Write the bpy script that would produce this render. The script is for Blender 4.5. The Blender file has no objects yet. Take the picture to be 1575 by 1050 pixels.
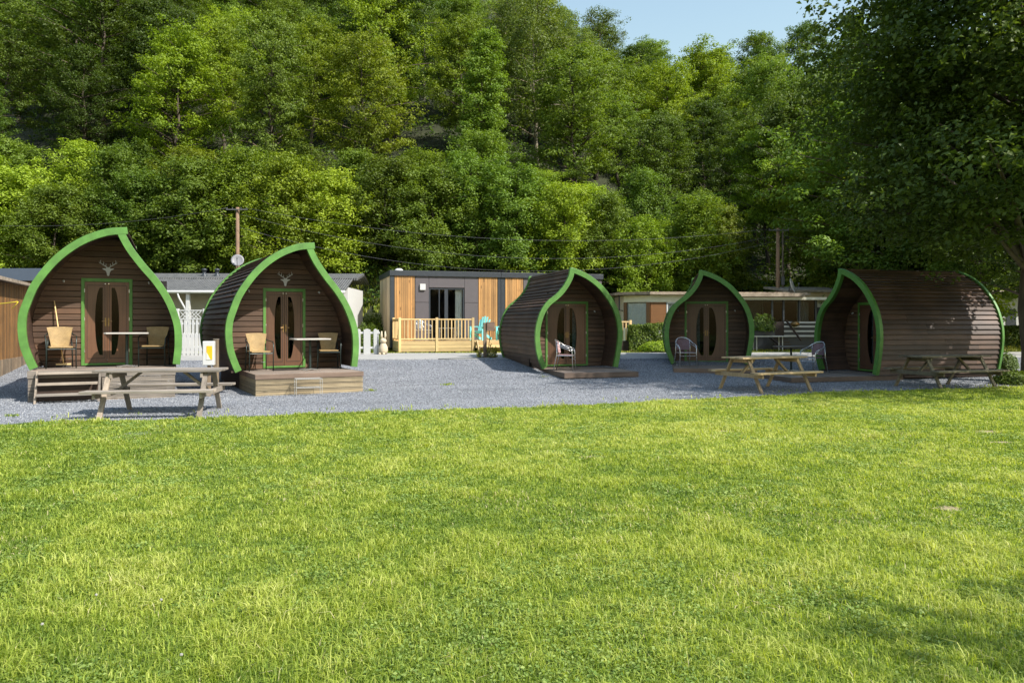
import bpy, bmesh, math, random
import numpy as np
from mathutils import Vector, Matrix
R = math.radians
C = bpy.context.scene.collection
SC = bpy.context.scene

# ------------------------------------------------------------------ camera, world, sun, exposure
EYE = 1.55
FPX = 1150.0                       # focal length in photograph pixels (1575 wide)
cam_d = bpy.data.cameras.new('camera')
cam = bpy.data.objects.new('camera', cam_d); C.objects.link(cam)
cam.location = (0, 0, EYE); cam.rotation_euler = (R(90), 0, 0)
cam_d.sensor_width = 36; cam_d.lens = 36 * FPX / 1575
cam_d.shift_y = -28 / 1575
cam_d.clip_start = .1; cam_d.clip_end = 2000
SC.camera = cam

SUN_AZ, SUN_EL = R(59), R(46.5)      # azimuth measured from -Y (behind the camera) towards +X
sun_dir = Vector((math.sin(SUN_AZ) * math.cos(SUN_EL), -math.cos(SUN_AZ) * math.cos(SUN_EL), math.sin(SUN_EL)))
sl = bpy.data.lights.new('sun', 'SUN'); sl.energy = 5.0; sl.angle = R(.55); sl.color = (1, .95, .86)
so = bpy.data.objects.new('sun', sl); C.objects.link(so)
so.rotation_euler = sun_dir.to_track_quat('Z', 'Y').to_euler()
w = bpy.data.worlds.new('World'); SC.world = w; w.use_nodes = True
nt = w.node_tree; bg = nt.nodes['Background']
sky = nt.nodes.new('ShaderNodeTexSky'); sky.sky_type = 'NISHITA'; sky.sun_disc = False
sky.sun_elevation = SUN_EL
sky.sun_rotation = math.atan2(sun_dir.x, sun_dir.y)
sky.air_density = 2.1; sky.dust_density = 1.3; sky.ozone_density = 2.2; sky.altitude = 0
nt.links.new(sky.outputs[0], bg.inputs[0]); bg.inputs[1].default_value = .125
SC.view_settings.view_transform = 'Standard'; SC.view_settings.look = 'None'
SC.view_settings.exposure = 0.7; SC.view_settings.gamma = 1
SC.cycles.max_bounces = 5; SC.cycles.diffuse_bounces = 3; SC.cycles.transmission_bounces = 4
SC.cycles.transparent_max_bounces = 8; SC.cycles.caustics_reflective = False; SC.cycles.caustics_refractive = False
SC.cycles.use_denoising = True
SC.cycles.use_adaptive_sampling = True; SC.cycles.adaptive_threshold = .015

# ------------------------------------------------------------------ helpers
def sstep(a, b, x):
    t = np.clip((np.asarray(x, float) - a) / (b - a), 0, 1); return t * t * (3 - 2 * t)
RIDGE_X = [-200, -20, 20, 200]
RIDGE_Z = [64, 62, 52, 50]
def hgt(x, y):                     # terrain height
    x = np.asarray(x, float); y = np.asarray(y, float)
    base = .4 * sstep(19, 27, y)
    t = np.maximum(y - 35.5, 0)
    s = np.interp(x / np.maximum(y, 1), [-.1, .04, .08, .15, .22, .30, .8], [.66, .60, .54, .49, .44, .42, .42]) * t * sstep(0, 5, t)
    r = np.interp(x, RIDGE_X, RIDGE_Z)
    k = 5.0
    m = np.where(s < r - k, s, np.where(s > r + k, r, r - (r + k - s) ** 2 / (4 * k)))
    m = np.where(s < .5, s, m)
    return base + np.maximum(m, 0)
def gz(x, y): return float(hgt(x, y))
def gpt(px, py):                   # where the sight line through a photo pixel meets the ground
    k = (px - 787.5) / FPX; v = (py - 497) / FPX
    lo, hi = 2.0, 60.0
    for _ in range(50):
        m = (lo + hi) / 2
        if EYE - v * m > gz(k * m, m): lo = m
        else: hi = m
    return k * lo, lo
def at(px, D): return (px - 787.5) / FPX * D
def zt(py, D): return EYE - (py - 497) / FPX * D

rng = np.random.default_rng(7)
def vnoise(x, y, s, seed=0):       # smooth value noise in 0..1
    g = np.random.default_rng(seed).random((256, 256))
    u = np.asarray(x, float) / s + 1000.3; v = np.asarray(y, float) / s + 1000.7
    i = np.floor(u).astype(int); j = np.floor(v).astype(int); fu = u - i; fv = v - j
    fu = fu * fu * (3 - 2 * fu); fv = fv * fv * (3 - 2 * fv)
    a = g[i % 256, j % 256]; b = g[(i + 1) % 256, j % 256]; c = g[i % 256, (j + 1) % 256]; d = g[(i + 1) % 256, (j + 1) % 256]
    return (a * (1 - fu) + b * fu) * (1 - fv) + (c * (1 - fu) + d * fu) * fv

class MB:
    R_ = random.Random(99)
    def __init__(s): s.v = []; s.f = []; s.c = []
    def add(s, vs, fs):
        vs = list(vs); n = len(s.v); s.c += [MB.R_.random()] * len(vs); s.v += [tuple(p) for p in vs]; s.f += [tuple(i + n for i in f) for f in fs]
    def box(s, x0, x1, y0, y1, z0, z1, M=None):
        vs = [Vector(p) for p in ((x0,y0,z0),(x1,y0,z0),(x1,y1,z0),(x0,y1,z0),(x0,y0,z1),(x1,y0,z1),(x1,y1,z1),(x0,y1,z1))]
        if M is not None: vs = [M @ p for p in vs]
        s.add(vs, ((0,3,2,1),(4,5,6,7),(0,1,5,4),(1,2,6,5),(2,3,7,6),(3,0,4,7)))
    def bar(s, a, b, wx, wy, up=(0,0,1)):          # rectangular bar from a to b
        a = Vector(a); b = Vector(b); d = (b - a).normalized(); up = Vector(up)
        if abs(d.dot(up)) > .98: up = Vector((0,1,0))
        sx = d.cross(up).normalized(); sy = sx.cross(d)
        vs = []
        for p in (a, b):
            for i, j in ((-1,-1),(1,-1),(1,1),(-1,1)): vs.append(p + sx * i * wx / 2 + sy * j * wy / 2)
        s.add(vs, ((0,3,2,1),(4,5,6,7),(0,1,5,4),(1,2,6,5),(2,3,7,6),(3,0,4,7)))
    def tube(s, pts, r, seg=8, cap=True):
        pts = [Vector(p) for p in pts]; rs = r if hasattr(r, '__len__') else [r] * len(pts)
        rings = []; ref = None
        for i, p in enumerate(pts):
            d = (pts[min(i+1, len(pts)-1)] - pts[max(i-1, 0)]).normalized()
            if ref is None:
                ref = d.cross(Vector((0,0,1)) if abs(d.z) < .9 else Vector((0,1,0))).normalized()
            ref = (ref - d * ref.dot(d)).normalized(); o = d.cross(ref)
            rings.append([p + (ref * math.cos(t) + o * math.sin(t)) * rs[i] for t in [2*math.pi*k/seg for k in range(seg)]])
        vs = [q for rg in rings for q in rg]; fs = []
        for i in range(len(pts)-1):
            for k in range(seg):
                k2 = (k+1) % seg
                fs.append((i*seg+k, i*seg+k2, (i+1)*seg+k2, (i+1)*seg+k))
        if cap: fs += [tuple(range(seg))[::-1], tuple((len(pts)-1)*seg + k for k in range(seg))]
        s.add(vs, fs)
    def prism(s, poly, y0, y1):                     # xz polygon extruded along y
        n = len(poly)
        vs = [(x, y0, z) for x, z in poly] + [(x, y1, z) for x, z in poly]
        s.add(vs, [tuple(range(n)), tuple(range(2*n-1, n-1, -1))] + [(i, n+i, n+(i+1) % n, (i+1) % n) for i in range(n)])
    def zprism(s, poly, z0, z1):
        n = len(poly)
        vs = [(x, y, z0) for x, y in poly] + [(x, y, z1) for x, y in poly]
        s.add(vs, [tuple(range(n))[::-1], tuple(range(n, 2*n))] + [(i, (i+1) % n, n+(i+1) % n, n+i) for i in range(n)])
    def lathe(s, prof, seg=16, M=None):
        vs = []; fs = []
        for r, z in prof:
            for k in range(seg):
                t = 2*math.pi*k/seg; p = Vector((r*math.cos(t), r*math.sin(t), z)); vs.append(M @ p if M is not None else p)
        for i in range(len(prof)-1):
            for k in range(seg):
                k2 = (k+1) % seg; fs.append((i*seg+k, i*seg+k2, (i+1)*seg+k2, (i+1)*seg+k))
        s.add(vs, fs)
    def build(s, name, mat, parent=None, smooth=False, bevel=0, loc=None, rz=0):
        me = bpy.data.meshes.new(name); me.from_pydata([tuple(v) for v in s.v], [], s.f)
        me.materials.append(mat); ca = me.attributes.new('v', 'FLOAT', 'POINT'); ca.data.foreach_set('value', s.c)
        bm = bmesh.new(); bm.from_mesh(me); bmesh.ops.recalc_face_normals(bm, faces=bm.faces); bm.to_mesh(me); bm.free()
        if smooth: me.polygons.foreach_set('use_smooth', [True] * len(me.polygons))
        o = bpy.data.objects.new(name, me); C.objects.link(o)
        if parent: o.parent = parent
        if loc is not None: o.location = loc
        if rz: o.rotation_euler = (0, 0, rz)
        if bevel:
            b = o.modifiers.new('bevel', 'BEVEL'); b.width = bevel; b.segments = 2; b.limit_method = 'ANGLE'; b.harden_normals = False
        return o

def npmesh(name, verts, quads=None, tris=None, mat=None, parent=None, attr=None, smooth=False):
    me = bpy.data.meshes.new(name); nv = len(verts)
    me.vertices.add(nv); me.vertices.foreach_set('co', np.asarray(verts, np.float32).ravel())
    nq = 0 if quads is None else len(quads); ntr = 0 if tris is None else len(tris)
    idx = np.concatenate([a.ravel() for a in (quads, tris) if a is not None]).astype(np.int32)
    tot = np.concatenate([np.full(nq, 4), np.full(ntr, 3)]).astype(np.int32)
    st = np.concatenate([[0], np.cumsum(tot)[:-1]]).astype(np.int32)
    me.loops.add(len(idx)); me.loops.foreach_set('vertex_index', idx)
    me.polygons.add(len(tot)); me.polygons.foreach_set('loop_start', st); me.polygons.foreach_set('loop_total', tot)
    if smooth: me.polygons.foreach_set('use_smooth', np.ones(len(tot), bool))
    me.update(calc_edges=True)
    if attr is not None:
        for k, a in attr.items():
            at_ = me.attributes.new(k, 'FLOAT', 'POINT'); at_.data.foreach_set('value', np.asarray(a, np.float32))
    if mat: me.materials.append(mat)
    o = bpy.data.objects.new(name, me); C.objects.link(o)
    if parent: o.parent = parent
    return o

def tag(o, label=None, cat=None, group=None, kind=None):
    if label: o['label'] = label
    if cat: o['category'] = cat
    if group: o['group'] = group
    if kind: o['kind'] = kind
    return o
def thing(name, label, cat, loc=(0,0,0), rz=0, group=None):
    o = bpy.data.objects.new(name, None); C.objects.link(o); o.empty_display_size = .2
    o.location = loc; o.rotation_euler = (0, 0, rz)
    return tag(o, label, cat, group)
def copy_tree(o, parent=None):
    c = o.copy(); C.objects.link(c)
    if parent: c.parent = parent
    for ch in list(o.children): copy_tree(ch, c)
    return c
def dup(o, loc, rz=0, label=None, scale=None):
    c = copy_tree(o); c.location = loc; c.rotation_euler = (0, 0, rz)
    if label: c['label'] = label
    if scale: c.scale = scale
    return c

# ------------------------------------------------------------------ materials
class NT:
    def __init__(s, name):
        s.m = bpy.data.materials.new(name); s.m.use_nodes = True; s.t = s.m.node_tree
        s.b = s.t.nodes['Principled BSDF']; s.out = s.t.nodes['Material Output']
    def n(s, typ, **kw):
        nd = s.t.nodes.new(typ)
        for k, v in kw.items():
            if k.startswith('i_'): nd.inputs[k[2:].replace('_', ' ')].default_value = v
            else: setattr(nd, k, v)
        return nd
    def l(s, a, b): s.t.links.new(a, b)
    def coord(s, scale=(1,1,1), kind='Object', rot=(0,0,0)):
        tc = s.n('ShaderNodeTexCoord'); mp = s.n('ShaderNodeMapping'); mp.inputs['Scale'].default_value = scale
        mp.inputs['Rotation'].default_value = rot
        s.l(tc.outputs[kind], mp.inputs[0]); return mp.outputs[0]
    def noise(s, vec, scale=5, detail=4, rough=.55, dist=0):
        n = s.n('ShaderNodeTexNoise'); n.inputs['Scale'].default_value = scale; n.inputs['Detail'].default_value = detail
        n.inputs['Roughness'].default_value = rough; n.inputs['Distortion'].default_value = dist
        if vec is not None: s.l(vec, n.inputs['Vector'])
        return n.outputs['Fac']
    def ramp(s, fac, stops):
        r = s.n('ShaderNodeValToRGB'); e = r.color_ramp.elements
        while len(e) < len(stops): e.new(.5)
        for el, (p, c) in zip(e, stops):
            el.position = p; el.color = (c[0], c[1], c[2], 1) if hasattr(c, '__len__') else (c, c, c, 1)
        s.l(fac, r.inputs[0]); return r.outputs[0]
    def mix(s, fac, a, b, mode='MIX'):
        m = s.n('ShaderNodeMix', data_type='RGBA', blend_type=mode)
        for sock, val in ((m.inputs['Factor'], fac), (m.inputs[6], a), (m.inputs[7], b)):
            if hasattr(val, 'links') or hasattr(val, 'is_output'): s.l(val, sock)
            else: sock.default_value = (*val, 1) if hasattr(val, '__len__') else val
        return m.outputs[2]
    def bump(s, h, strength=.3, dist=.01):
        b = s.n('ShaderNodeBump'); b.inputs['Strength'].default_value = strength; b.inputs['Distance'].default_value = dist
        s.l(h, b.inputs['Height']); s.l(b.outputs[0], s.b.inputs['Normal']); return b
    def rough(s, v): s.b.inputs['Roughness'].default_value = v
def c3(c, k=1): return (c[0]*k, c[1]*k, c[2]*k)

def wood(name, col, grain='x', dark=.55, light=1.25, rough=.75, fine=1.0, knots=False, boards=None, spread=.35, bumpk=.25):
    """stained or weathered timber: grain stretched along one axis, each board a little different"""
    t = NT(name)
    st = {'x': (.6, 14, 14), 'y': (14, .6, 14), 'z': (14, 14, .6)}[grain]
    v = t.coord(tuple(a * fine for a in st))
    g = t.noise(v, 1.6, 6, .62, .6)
    blotch = t.noise(t.coord((1,1,1)), 1.3, 4, .6)
    c = t.ramp(g, [(.25, c3(col, dark)), (.5, col), (.78, c3(col, light))])
    b2 = t.ramp(blotch, [(.3, 1 - spread), (.7, 1 + spread * .6)])
    c = t.mix(1.0, c, b2, 'MULTIPLY')
    at_ = t.n('ShaderNodeAttribute'); at_.attribute_name = 'v'
    c = t.mix(1.0, c, t.ramp(at_.outputs['Fac'], [(0, (.68, .67, .67)), (.5, (1, 1, 1)), (1, (1.3, 1.22, 1.14))]), 'MULTIPLY')
    if knots:
        vo = t.n('ShaderNodeTexVoronoi', feature='F1'); t.l(t.coord({'x': (1.6,6,6), 'y': (6,1.6,6), 'z': (6,6,1.6)}[grain]), vo.inputs['Vector']); vo.inputs['Scale'].default_value = 1.0
        k = t.ramp(vo.outputs['Distance'], [(.08, .35), (.16, 1.0)]); c = t.mix(1.0, c, k, 'MULTIPLY')
    t.l(c, t.b.inputs['Base Color']); t.rough(rough); t.bump(g, bumpk, .004)
    return t.m
def paint(name, col, rough=.45, var=.12, bumpk=.06, metal=0):
    t = NT(name); n = t.noise(t.coord(), 4, 5, .6)
    c = t.ramp(n, [(.25, c3(col, 1 - var)), (.75, c3(col, 1 + var))]); t.l(c, t.b.inputs['Base Color'])
    r = t.ramp(t.noise(t.coord(), 23, 3), [(.3, max(rough - .1, .05)), (.7, min(rough + .15, 1))]); t.l(r, t.b.inputs['Roughness'])
    t.b.inputs['Metallic'].default_value = metal; t.bump(t.noise(t.coord(), 60, 2), bumpk, .002)
    return t.m

M = {}
M['clad'] = wood('dark_stained_boards', (.078, .045, .031), 'y', .5, 1.5, .6, 1, spread=.4)
M['wall'] = wood('brown_stained_boards', (.10, .056, .034), 'x', .62, 1.3, .65, 1, spread=.3)
M['door'] = wood('brown_door_timber', (.135, .064, .035), 'z', .75, 1.2, .42, 1, spread=.2)
M['green'] = paint('green_paint', (.078, .20, .036), .5, .28)
M['deckx'] = wood('weathered_deck_boards', (.205, .165, .138), 'x', .7, 1.25, .8, 1, spread=.25)
M['fascia'] = wood('brown_deck_fascia', (.15, .105, .08), 'x', .7, 1.3, .75, 1, spread=.25)
M['sleeper'] = wood('pale_grooved_timber', (.29, .235, .15), 'x', .6, 1.3, .8, 1, knots=True, spread=.25)
M['greyslp'] = wood('grey_weathered_timber', (.22, .19, .16), 'x', .6, 1.3, .85, 1, knots=True, spread=.3)
M['picnicg'] = wood('silvered_picnic_timber', (.26, .228, .195), 'x', .62, 1.3, .8, 1, spread=.3)
M['picnicgz'] = wood('silvered_picnic_legs', (.28, .24, .2), 'z', .62, 1.3, .8, 1, spread=.3)
M['picnicy'] = wood('pressure_treated_timber', (.43, .32, .18), 'x', .62, 1.3, .75, 1, spread=.3)
M['picnicyz'] = wood('pressure_treated_legs', (.40, .29, .16), 'z', .62, 1.3, .75, 1, spread=.3)
M['picnico'] = wood('mossy_old_timber', (.16, .135, .09), 'x', .55, 1.35, .85, 1, spread=.45)
M['larch'] = wood('golden_larch', (.42, .225, .08), 'z', .72, 1.2, .6, 1, knots=True, spread=.18)
M['larchp'] = wood('pale_larch', (.62, .48, .31), 'z', .8, 1.15, .7, 1, spread=.12)
M['pine'] = wood('new_pine', (.62, .45, .22), 'x', .75, 1.15, .65, 1, spread=.15)
M['pinez'] = wood('new_pine_posts', (.6, .43, .21), 'z', .75, 1.15, .65, 1, spread=.15)
M['shed'] = wood('amber_shed_boards', (.2, .098, .027), 'z', .55, 1.3, .75, 1, spread=.35)
M['post'] = wood('rough_post_wood', (.2, .15, .1), 'z', .5, 1.4, .85, 1, spread=.4)
M['pole'] = wood('utility_pole_wood', (.19, .12, .075), 'z', .7, 1.25, .8, 1, spread=.25)
M['darkwood'] = wood('dark_brown_wood', (.05, .03, .022), 'x', .6, 1.3, .7, 1)
M['white'] = paint('white_paint', (.54, .54, .53), .5, .04)
M['cream'] = paint('cream_wall', (.74, .69, .56), .6, .05)
M['greywire'] = paint('dull_white_wire', (.36, .35, .33), .5, .1)
M['cream_shade'] = paint('porch_shade_cream_wall', (.32, .29, .225), .6, .08)  # cream darkened to carry the shade under the porch roof
M['greypanel'] = paint('grey_fibre_panel', (.095, .083, .09), .55, .06)
M['anthra'] = paint('anthracite_metal', (.03, .036, .045), .45, .1)
M['bluegrey'] = paint('slate_blue_fascia', (.07, .09, .13), .5, .08)
M['steel'] = paint('aluminium_tube', (.62, .62, .63), .28, .05, metal=.9)
M['dkmetal'] = paint('dark_green_metal', (.02, .032, .03), .4, .1, metal=.3)
M['brass'] = paint('aged_brass', (.3, .19, .08), .35, .1, metal=.8)
M['turq'] = paint('turquoise_plastic', (.2, .62, .6), .5, .05)
M['yellow'] = paint('yellow_panel', (.75, .42, .01), .5, .05)
M['rope'] = paint('yellow_rope', (.7, .52, .03), .7, .05)
M['black'] = paint('black_rubber', (.015, .015, .016), .6, .1)
M['dark'] = paint('light_seal_black', (.012, .01, .009), .9, .1)  # near-black for the sheets added inside the pods against stray light
M['emblem'] = paint('pale_grey_emblem', (.5, .49, .5), .5, .1)
M['tabletop'] = paint('stone_look_top', (.42, .39, .36), .5, .12)
M['wire'] = paint('cable_grey', (.09, .09, .095), .5, .1)
M['stone'] = paint('sandy_stone', (.5, .42, .3), .85, .18, .3)
M['orange'] = wood('brown_caravan_panel', (.19, .085, .03), 'x', .8, 1.2, .5, 1, spread=.1)
def weave(name, a, b, s=90):
    t = NT(name); wv = t.n('ShaderNodeTexChecker'); t.l(t.coord(), wv.inputs[0]); wv.inputs['Scale'].default_value = s
    c = t.mix(wv.outputs['Fac'], a, b); c = t.mix(1.0, c, t.ramp(t.noise(t.coord(), 9, 4), [(.3, .75), (.7, 1.1)]), 'MULTIPLY')
    t.l(c, t.b.inputs['Base Color']); t.rough(.6); t.bump(wv.outputs['Fac'], .5, .003); return t.m
M['rattan'] = weave('honey_rattan', (.40, .28, .13), (.28, .18, .07))
M['purple'] = weave('mauve_weave', (.2, .12, .14), (.13, .08, .10))
M['pink'] = weave('pink_weave', (.52, .34, .33), (.42, .25, .25))
def tiles():
    t = NT('grey_profiled_roof'); wv = t.n('ShaderNodeTexWave', wave_type='BANDS', bands_direction='X'); t.l(t.coord(), wv.inputs[0]); wv.inputs['Scale'].default_value = 3.2
    n = t.noise(t.coord(), 6, 4)
    c = t.mix(1.0, t.ramp(n, [(.3, (.08, .08, .08)), (.7, (.16, .158, .155))]), t.ramp(wv.outputs['Fac'], [(0, .6), (1, 1.1)]), 'MULTIPLY')
    t.l(c, t.b.inputs['Base Color']); t.rough(.6); t.bump(wv.outputs['Fac'], .8, .03); return t.m
M['tiles'] = tiles()
def glass(name, tint=(.55, .6, .6), refl=.22):
    t = NT(name); tr = t.n('ShaderNodeBsdfTransparent'); tr.inputs[0].default_value = (*tint, 1)
    gl = t.n('ShaderNodeBsdfGlossy'); gl.inputs['Roughness'].default_value = .02; gl.inputs[0].default_value = (.9, .9, .9, 1)
    bp = t.n('ShaderNodeBump'); bp.inputs['Strength'].default_value = .05; bp.inputs['Distance'].default_value = .01
    t.l(t.noise(t.coord(), 2.2, 2), bp.inputs['Height']); t.l(bp.outputs[0], gl.inputs['Normal'])
    fr = t.n('ShaderNodeLayerWeight'); fr.inputs[0].default_value = refl
    ms = t.n('ShaderNodeMixShader'); t.l(fr.outputs['Fresnel'], ms.inputs[0]); t.l(tr.outputs[0], ms.inputs[1]); t.l(gl.outputs[0], ms.inputs[2])
    t.l(ms.outputs[0], t.out.inputs[0]); t.t.nodes.remove(t.b); return t.m
M['glass'] = glass('window_glass', (.5, .55, .55), .2)
M['glassc'] = glass('clear_window_glass', (.9, .92, .92), .16)
def cloth(name, a, b, s=3.5):
    t = NT(name); n = t.noise(t.coord((1,1,1)), s * 3, 4, .6, 1.2); t.l(t.ramp(n, [(.4, a), (.6, b)]), t.b.inputs['Base Color']); t.rough(.9); return t.m
M['curtain'] = cloth('patterned_curtain', (.5, .56, .6), (.2, .3, .38))
M['curtainw'] = cloth('white_curtain', (.8, .78, .74), (.68, .66, .62))
def plankroof():
    t = NT('weathered_roof_felt'); n = t.noise(t.coord(), 5, 5); t.l(t.ramp(n, [(.3, (.18, .14, .1)), (.7, (.38, .31, .24))]), t.b.inputs['Base Color']); t.rough(.9); t.bump(n, .4, .02); return t.m
M['felt'] = plankroof()

def leafmat(name, a, b, trans=.38, vary=.35, gloss=.35):
    """two-sided leaf: colour from a per-leaf value and a per-plant random value"""
    t = NT(name)
    at_ = t.n('ShaderNodeAttribute'); at_.attribute_name = 'v'
    oi = t.n('ShaderNodeObjectInfo')
    c = t.mix(at_.outputs['Fac'], a, b)
    hs = t.n('ShaderNodeHueSaturation')
    mr = t.n('ShaderNodeMapRange'); mr.inputs[3].default_value = .482; mr.inputs[4].default_value = .504; t.l(oi.outputs['Random'], mr.inputs[0]); t.l(mr.outputs[0], hs.inputs['Hue'])
    m2 = t.n('ShaderNodeMapRange'); m2.inputs[3].default_value = 1 - vary; m2.inputs[4].default_value = 1 + vary * .8
    sp = t.n('ShaderNodeMath', operation='FRACT'); mu = t.n('ShaderNodeMath', operation='MULTIPLY'); mu.inputs[1].default_value = 7.31
    t.l(oi.outputs['Random'], mu.inputs[0]); t.l(mu.outputs[0], sp.inputs[0]); t.l(sp.outputs[0], m2.inputs[0]); t.l(m2.outputs[0], hs.inputs['Value'])
    t.l(c, hs.inputs['Color'])
    t.l(hs.outputs[0], t.b.inputs['Base Color']); t.rough(.55); t.b.inputs['Specular IOR Level'].default_value = gloss
    tl = t.n('ShaderNodeBsdfTranslucent'); tc = t.mix(1.0, hs.outputs[0], (1.25, 1.25, .5), 'MULTIPLY'); t.l(tc, tl.inputs[0])
    ms = t.n('ShaderNodeMixShader'); ms.inputs[0].default_value = trans
    t.l(t.b.outputs[0], ms.inputs[1]); t.l(tl.outputs[0], ms.inputs[2]); t.l(ms.outputs[0], t.out.inputs[0])
    return t.m
M['leafY'] = leafmat('leaf_yellow_green', (.112, .19, .014), (.30, .40, .030))
M['leafM'] = leafmat('leaf_mid_green', (.070, .132, .014), (.16, .24, .028))
M['leafD'] = leafmat('leaf_dark_green', (.045, .088, .013), (.10, .16, .022))
M['leafO'] = leafmat('leaf_olive_green', (.088, .148, .034), (.175, .25, .055))
M['leafB'] = leafmat('leaf_big_tree', (.045, .078, .012), (.11, .155, .024), .36, .05)
M['hedge'] = leafmat('hedge_leaf', (.07, .12, .016), (.15, .21, .03), .3, .2)
def grassmat():
    m = leafmat('grass_blade', (.1, .2, .02), (.5, .5, .1), .45, 0, .3); nt = m.node_tree
    mx = [n for n in nt.nodes if n.type == 'MIX' and n.blend_type == 'MIX'][0]; at_ = [n for n in nt.nodes if n.type == 'ATTRIBUTE'][0]
    hs = [n for n in nt.nodes if n.type == 'HUE_SAT'][0]
    r = nt.nodes.new('ShaderNodeValToRGB'); e = r.color_ramp.elements; e.new(.45); e.new(.8); e.new(.93)
    for el, (p, c) in zip(e, [(0, (.12, .205, .028)), (.45, (.29, .38, .05)), (.8, (.46, .52, .105)), (.93, (.49, .53, .16)), (1, (.58, .53, .29))]): el.position = p; el.color = (*c, 1)
    nt.links.new(at_.outputs['Fac'], r.inputs[0]); nt.links.new(r.outputs[0], hs.inputs['Color']); nt.nodes.remove(mx); return m
M['grass'] = grassmat()
M['tallgrass'] = leafmat('tall_grass_blade', (.22, .27, .03), (.44, .42, .10), .4, 0, .3)
M['leafsolid'] = paint('stem_green', (.06,.11,.02), .6, .1)
M['clover'] = leafmat('clover_leaf', (.10, .20, .035), (.26, .36, .09), .3, 0, .3)
M['bark'] = wood('grey_brown_bark', (.09, .07, .052), 'z', .5, 1.5, .9, .5, spread=.4, bumpk=.8)
M['barkp'] = wood('pale_bark', (.26, .22, .16), 'z', .6, 1.3, .9, .5, spread=.35, bumpk=.6)

# ------------------------------------------------------------------ ground materials
def m_ground(name, stops, s1, bumps, rough=.95, detail=8, fine=None):
    t = NT(name); v = t.coord(); a = t.noise(v, s1, detail, .65)
    c = t.ramp(a, stops)
    if fine:
        f = t.ramp(t.noise(v, fine[0], 3, .7), [(.35, 1 - fine[1]), (.65, 1 + fine[1])]); c = t.mix(1.0, c, f, 'MULTIPLY')
    t.l(c, t.b.inputs['Base Color']); t.rough(rough); t.bump(t.noise(v, bumps[0], 4, .7), bumps[1], bumps[2]); return t.m
M['lawn'] = m_ground('lawn_soil_and_turf', [(.3, (.07, .11, .012)), (.6, (.13, .18, .02)), (.85, (.2, .2, .05))], 2.2, (60, .6, .02), fine=(45, .4))
M['meadow'] = m_ground('verge_turf', [(.3, (.08, .12, .015)), (.7, (.2, .24, .04))], 1.5, (20, .8, .05), fine=(20, .4))
M['hill'] = m_ground('woodland_floor', [(.3, (.014, .018, .006)), (.6, (.028, .034, .010)), (.85, (.05, .046, .022))], .35, (2.5, .8, .3))
M['road'] = m_ground('pale_worn_road', [(.3, (.25, .245, .235)), (.7, (.33, .32, .30))], .6, (90, .3, .006), fine=(60, .12))
M['soil'] = m_ground('bare_dry_soil', [(.3, (.2, .16, .08)), (.7, (.34, .28, .17))], 5, (40, .5, .01))
def m_gravel():
    t = NT('slate_gravel_bed'); v = t.coord()
    vo = t.n('ShaderNodeTexVoronoi'); vo.inputs['Scale'].default_value = 46; t.l(v, vo.inputs['Vector'])
    sp = t.n('ShaderNodeSeparateColor'); t.l(vo.outputs['Color'], sp.inputs[0])
    c = t.ramp(sp.outputs[0], [(.0, (.085, .093, .11)), (.5, (.17, .18, .205)), (1, (.32, .33, .355))])
    big = t.ramp(t.noise(v, .5, 5, .6), [(.3, .82), (.7, 1.15)])
    c = t.mix(1.0, c, big, 'MULTIPLY'); t.l(c, t.b.inputs['Base Color']); t.rough(.85)
    t.bump(vo.outputs['Distance'], 1.0, .012); return t.m
M['gravel'] = m_gravel()
def m_stones():
    t = NT('slate_chippings'); at_ = t.n('ShaderNodeAttribute'); at_.attribute_name = 'v'
    t.l(t.ramp(at_.outputs['Fac'], [(0, (.085, .091, .105)), (.5, (.185, .193, .215)), (1, (.40, .41, .43))]), t.b.inputs['Base Color']); t.rough(.8); return t.m
M['stones'] = m_stones()

# ------------------------------------------------------------------ ground sheets
EDGE_PX = [(0,656),(60,653),(150,651),(230,650),(345,644),(500,640),(600,636),(700,632),(800,630),(900,625),(1000,621),(1100,616),(1180,612),(1250,607),(1300,605),(1400,602),(1500,600),(1575,597)]
EP = [gpt(*p) for p in EDGE_PX]
EX = [-40, -14] + [p[0] for p in EP] + [20, 40]; EY = [9.5, 11.0] + [p[1] for p in EP] + [19.0, 22]
def yb(x): return np.interp(x, EX, EY)
def road_front(x): return 25.4 + .035 * np.asarray(x)
def road_back(x): return 28.9 + .05 * np.asarray(x)
def sheet(name, xs, fy, n, mat, dz, jag=0, label=None, kind='structure'):
    """grid sheet between two curves fy[0](x)..fy[1](x) following the terrain"""
    xs = np.asarray(xs); vs = []
    for j in range(n + 1):
        t = j / n; y = fy[0](xs) * (1 - t) + fy[1](xs) * t
        vs.append(np.stack([xs, y, hgt(xs, y) + dz], 1))
    V = np.concatenate(vs); nx = len(xs); q = []
    j, i = np.meshgrid(np.arange(n), np.arange(nx - 1), indexing='ij'); a = (j * nx + i).ravel()
    q = np.stack([a, a + 1, a + nx + 1, a + nx], 1)
    o = npmesh(name, V, quads=q, mat=mat, smooth=True); o['kind'] = kind
    return o
cst = lambda k: (lambda x: np.full_like(np.asarray(x, float), k))
sheet('ground', np.linspace(-160, 160, 161), (cst(-60), cst(38)), 98, M['meadow'], -.05)
LX = np.linspace(-24, 26, 401)
jag = lambda x: .16 * (vnoise(x, x * 0, .55, 3) - .5) + .34 * (vnoise(x, x * 0, 2.1, 4) - .5)
edge = lambda x: yb(x) + jag(x)
sheet('lawn', LX, (cst(-12), edge), 90, M['lawn'], .012)
sheet('gravel_yard', LX, (lambda x: edge(x) - .6, road_front), 60, M['gravel'], .0)
sheet('road', np.linspace(-60, 60, 121), (lambda x: road_front(x) - .4, road_back), 12, M['road'], .008)
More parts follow.
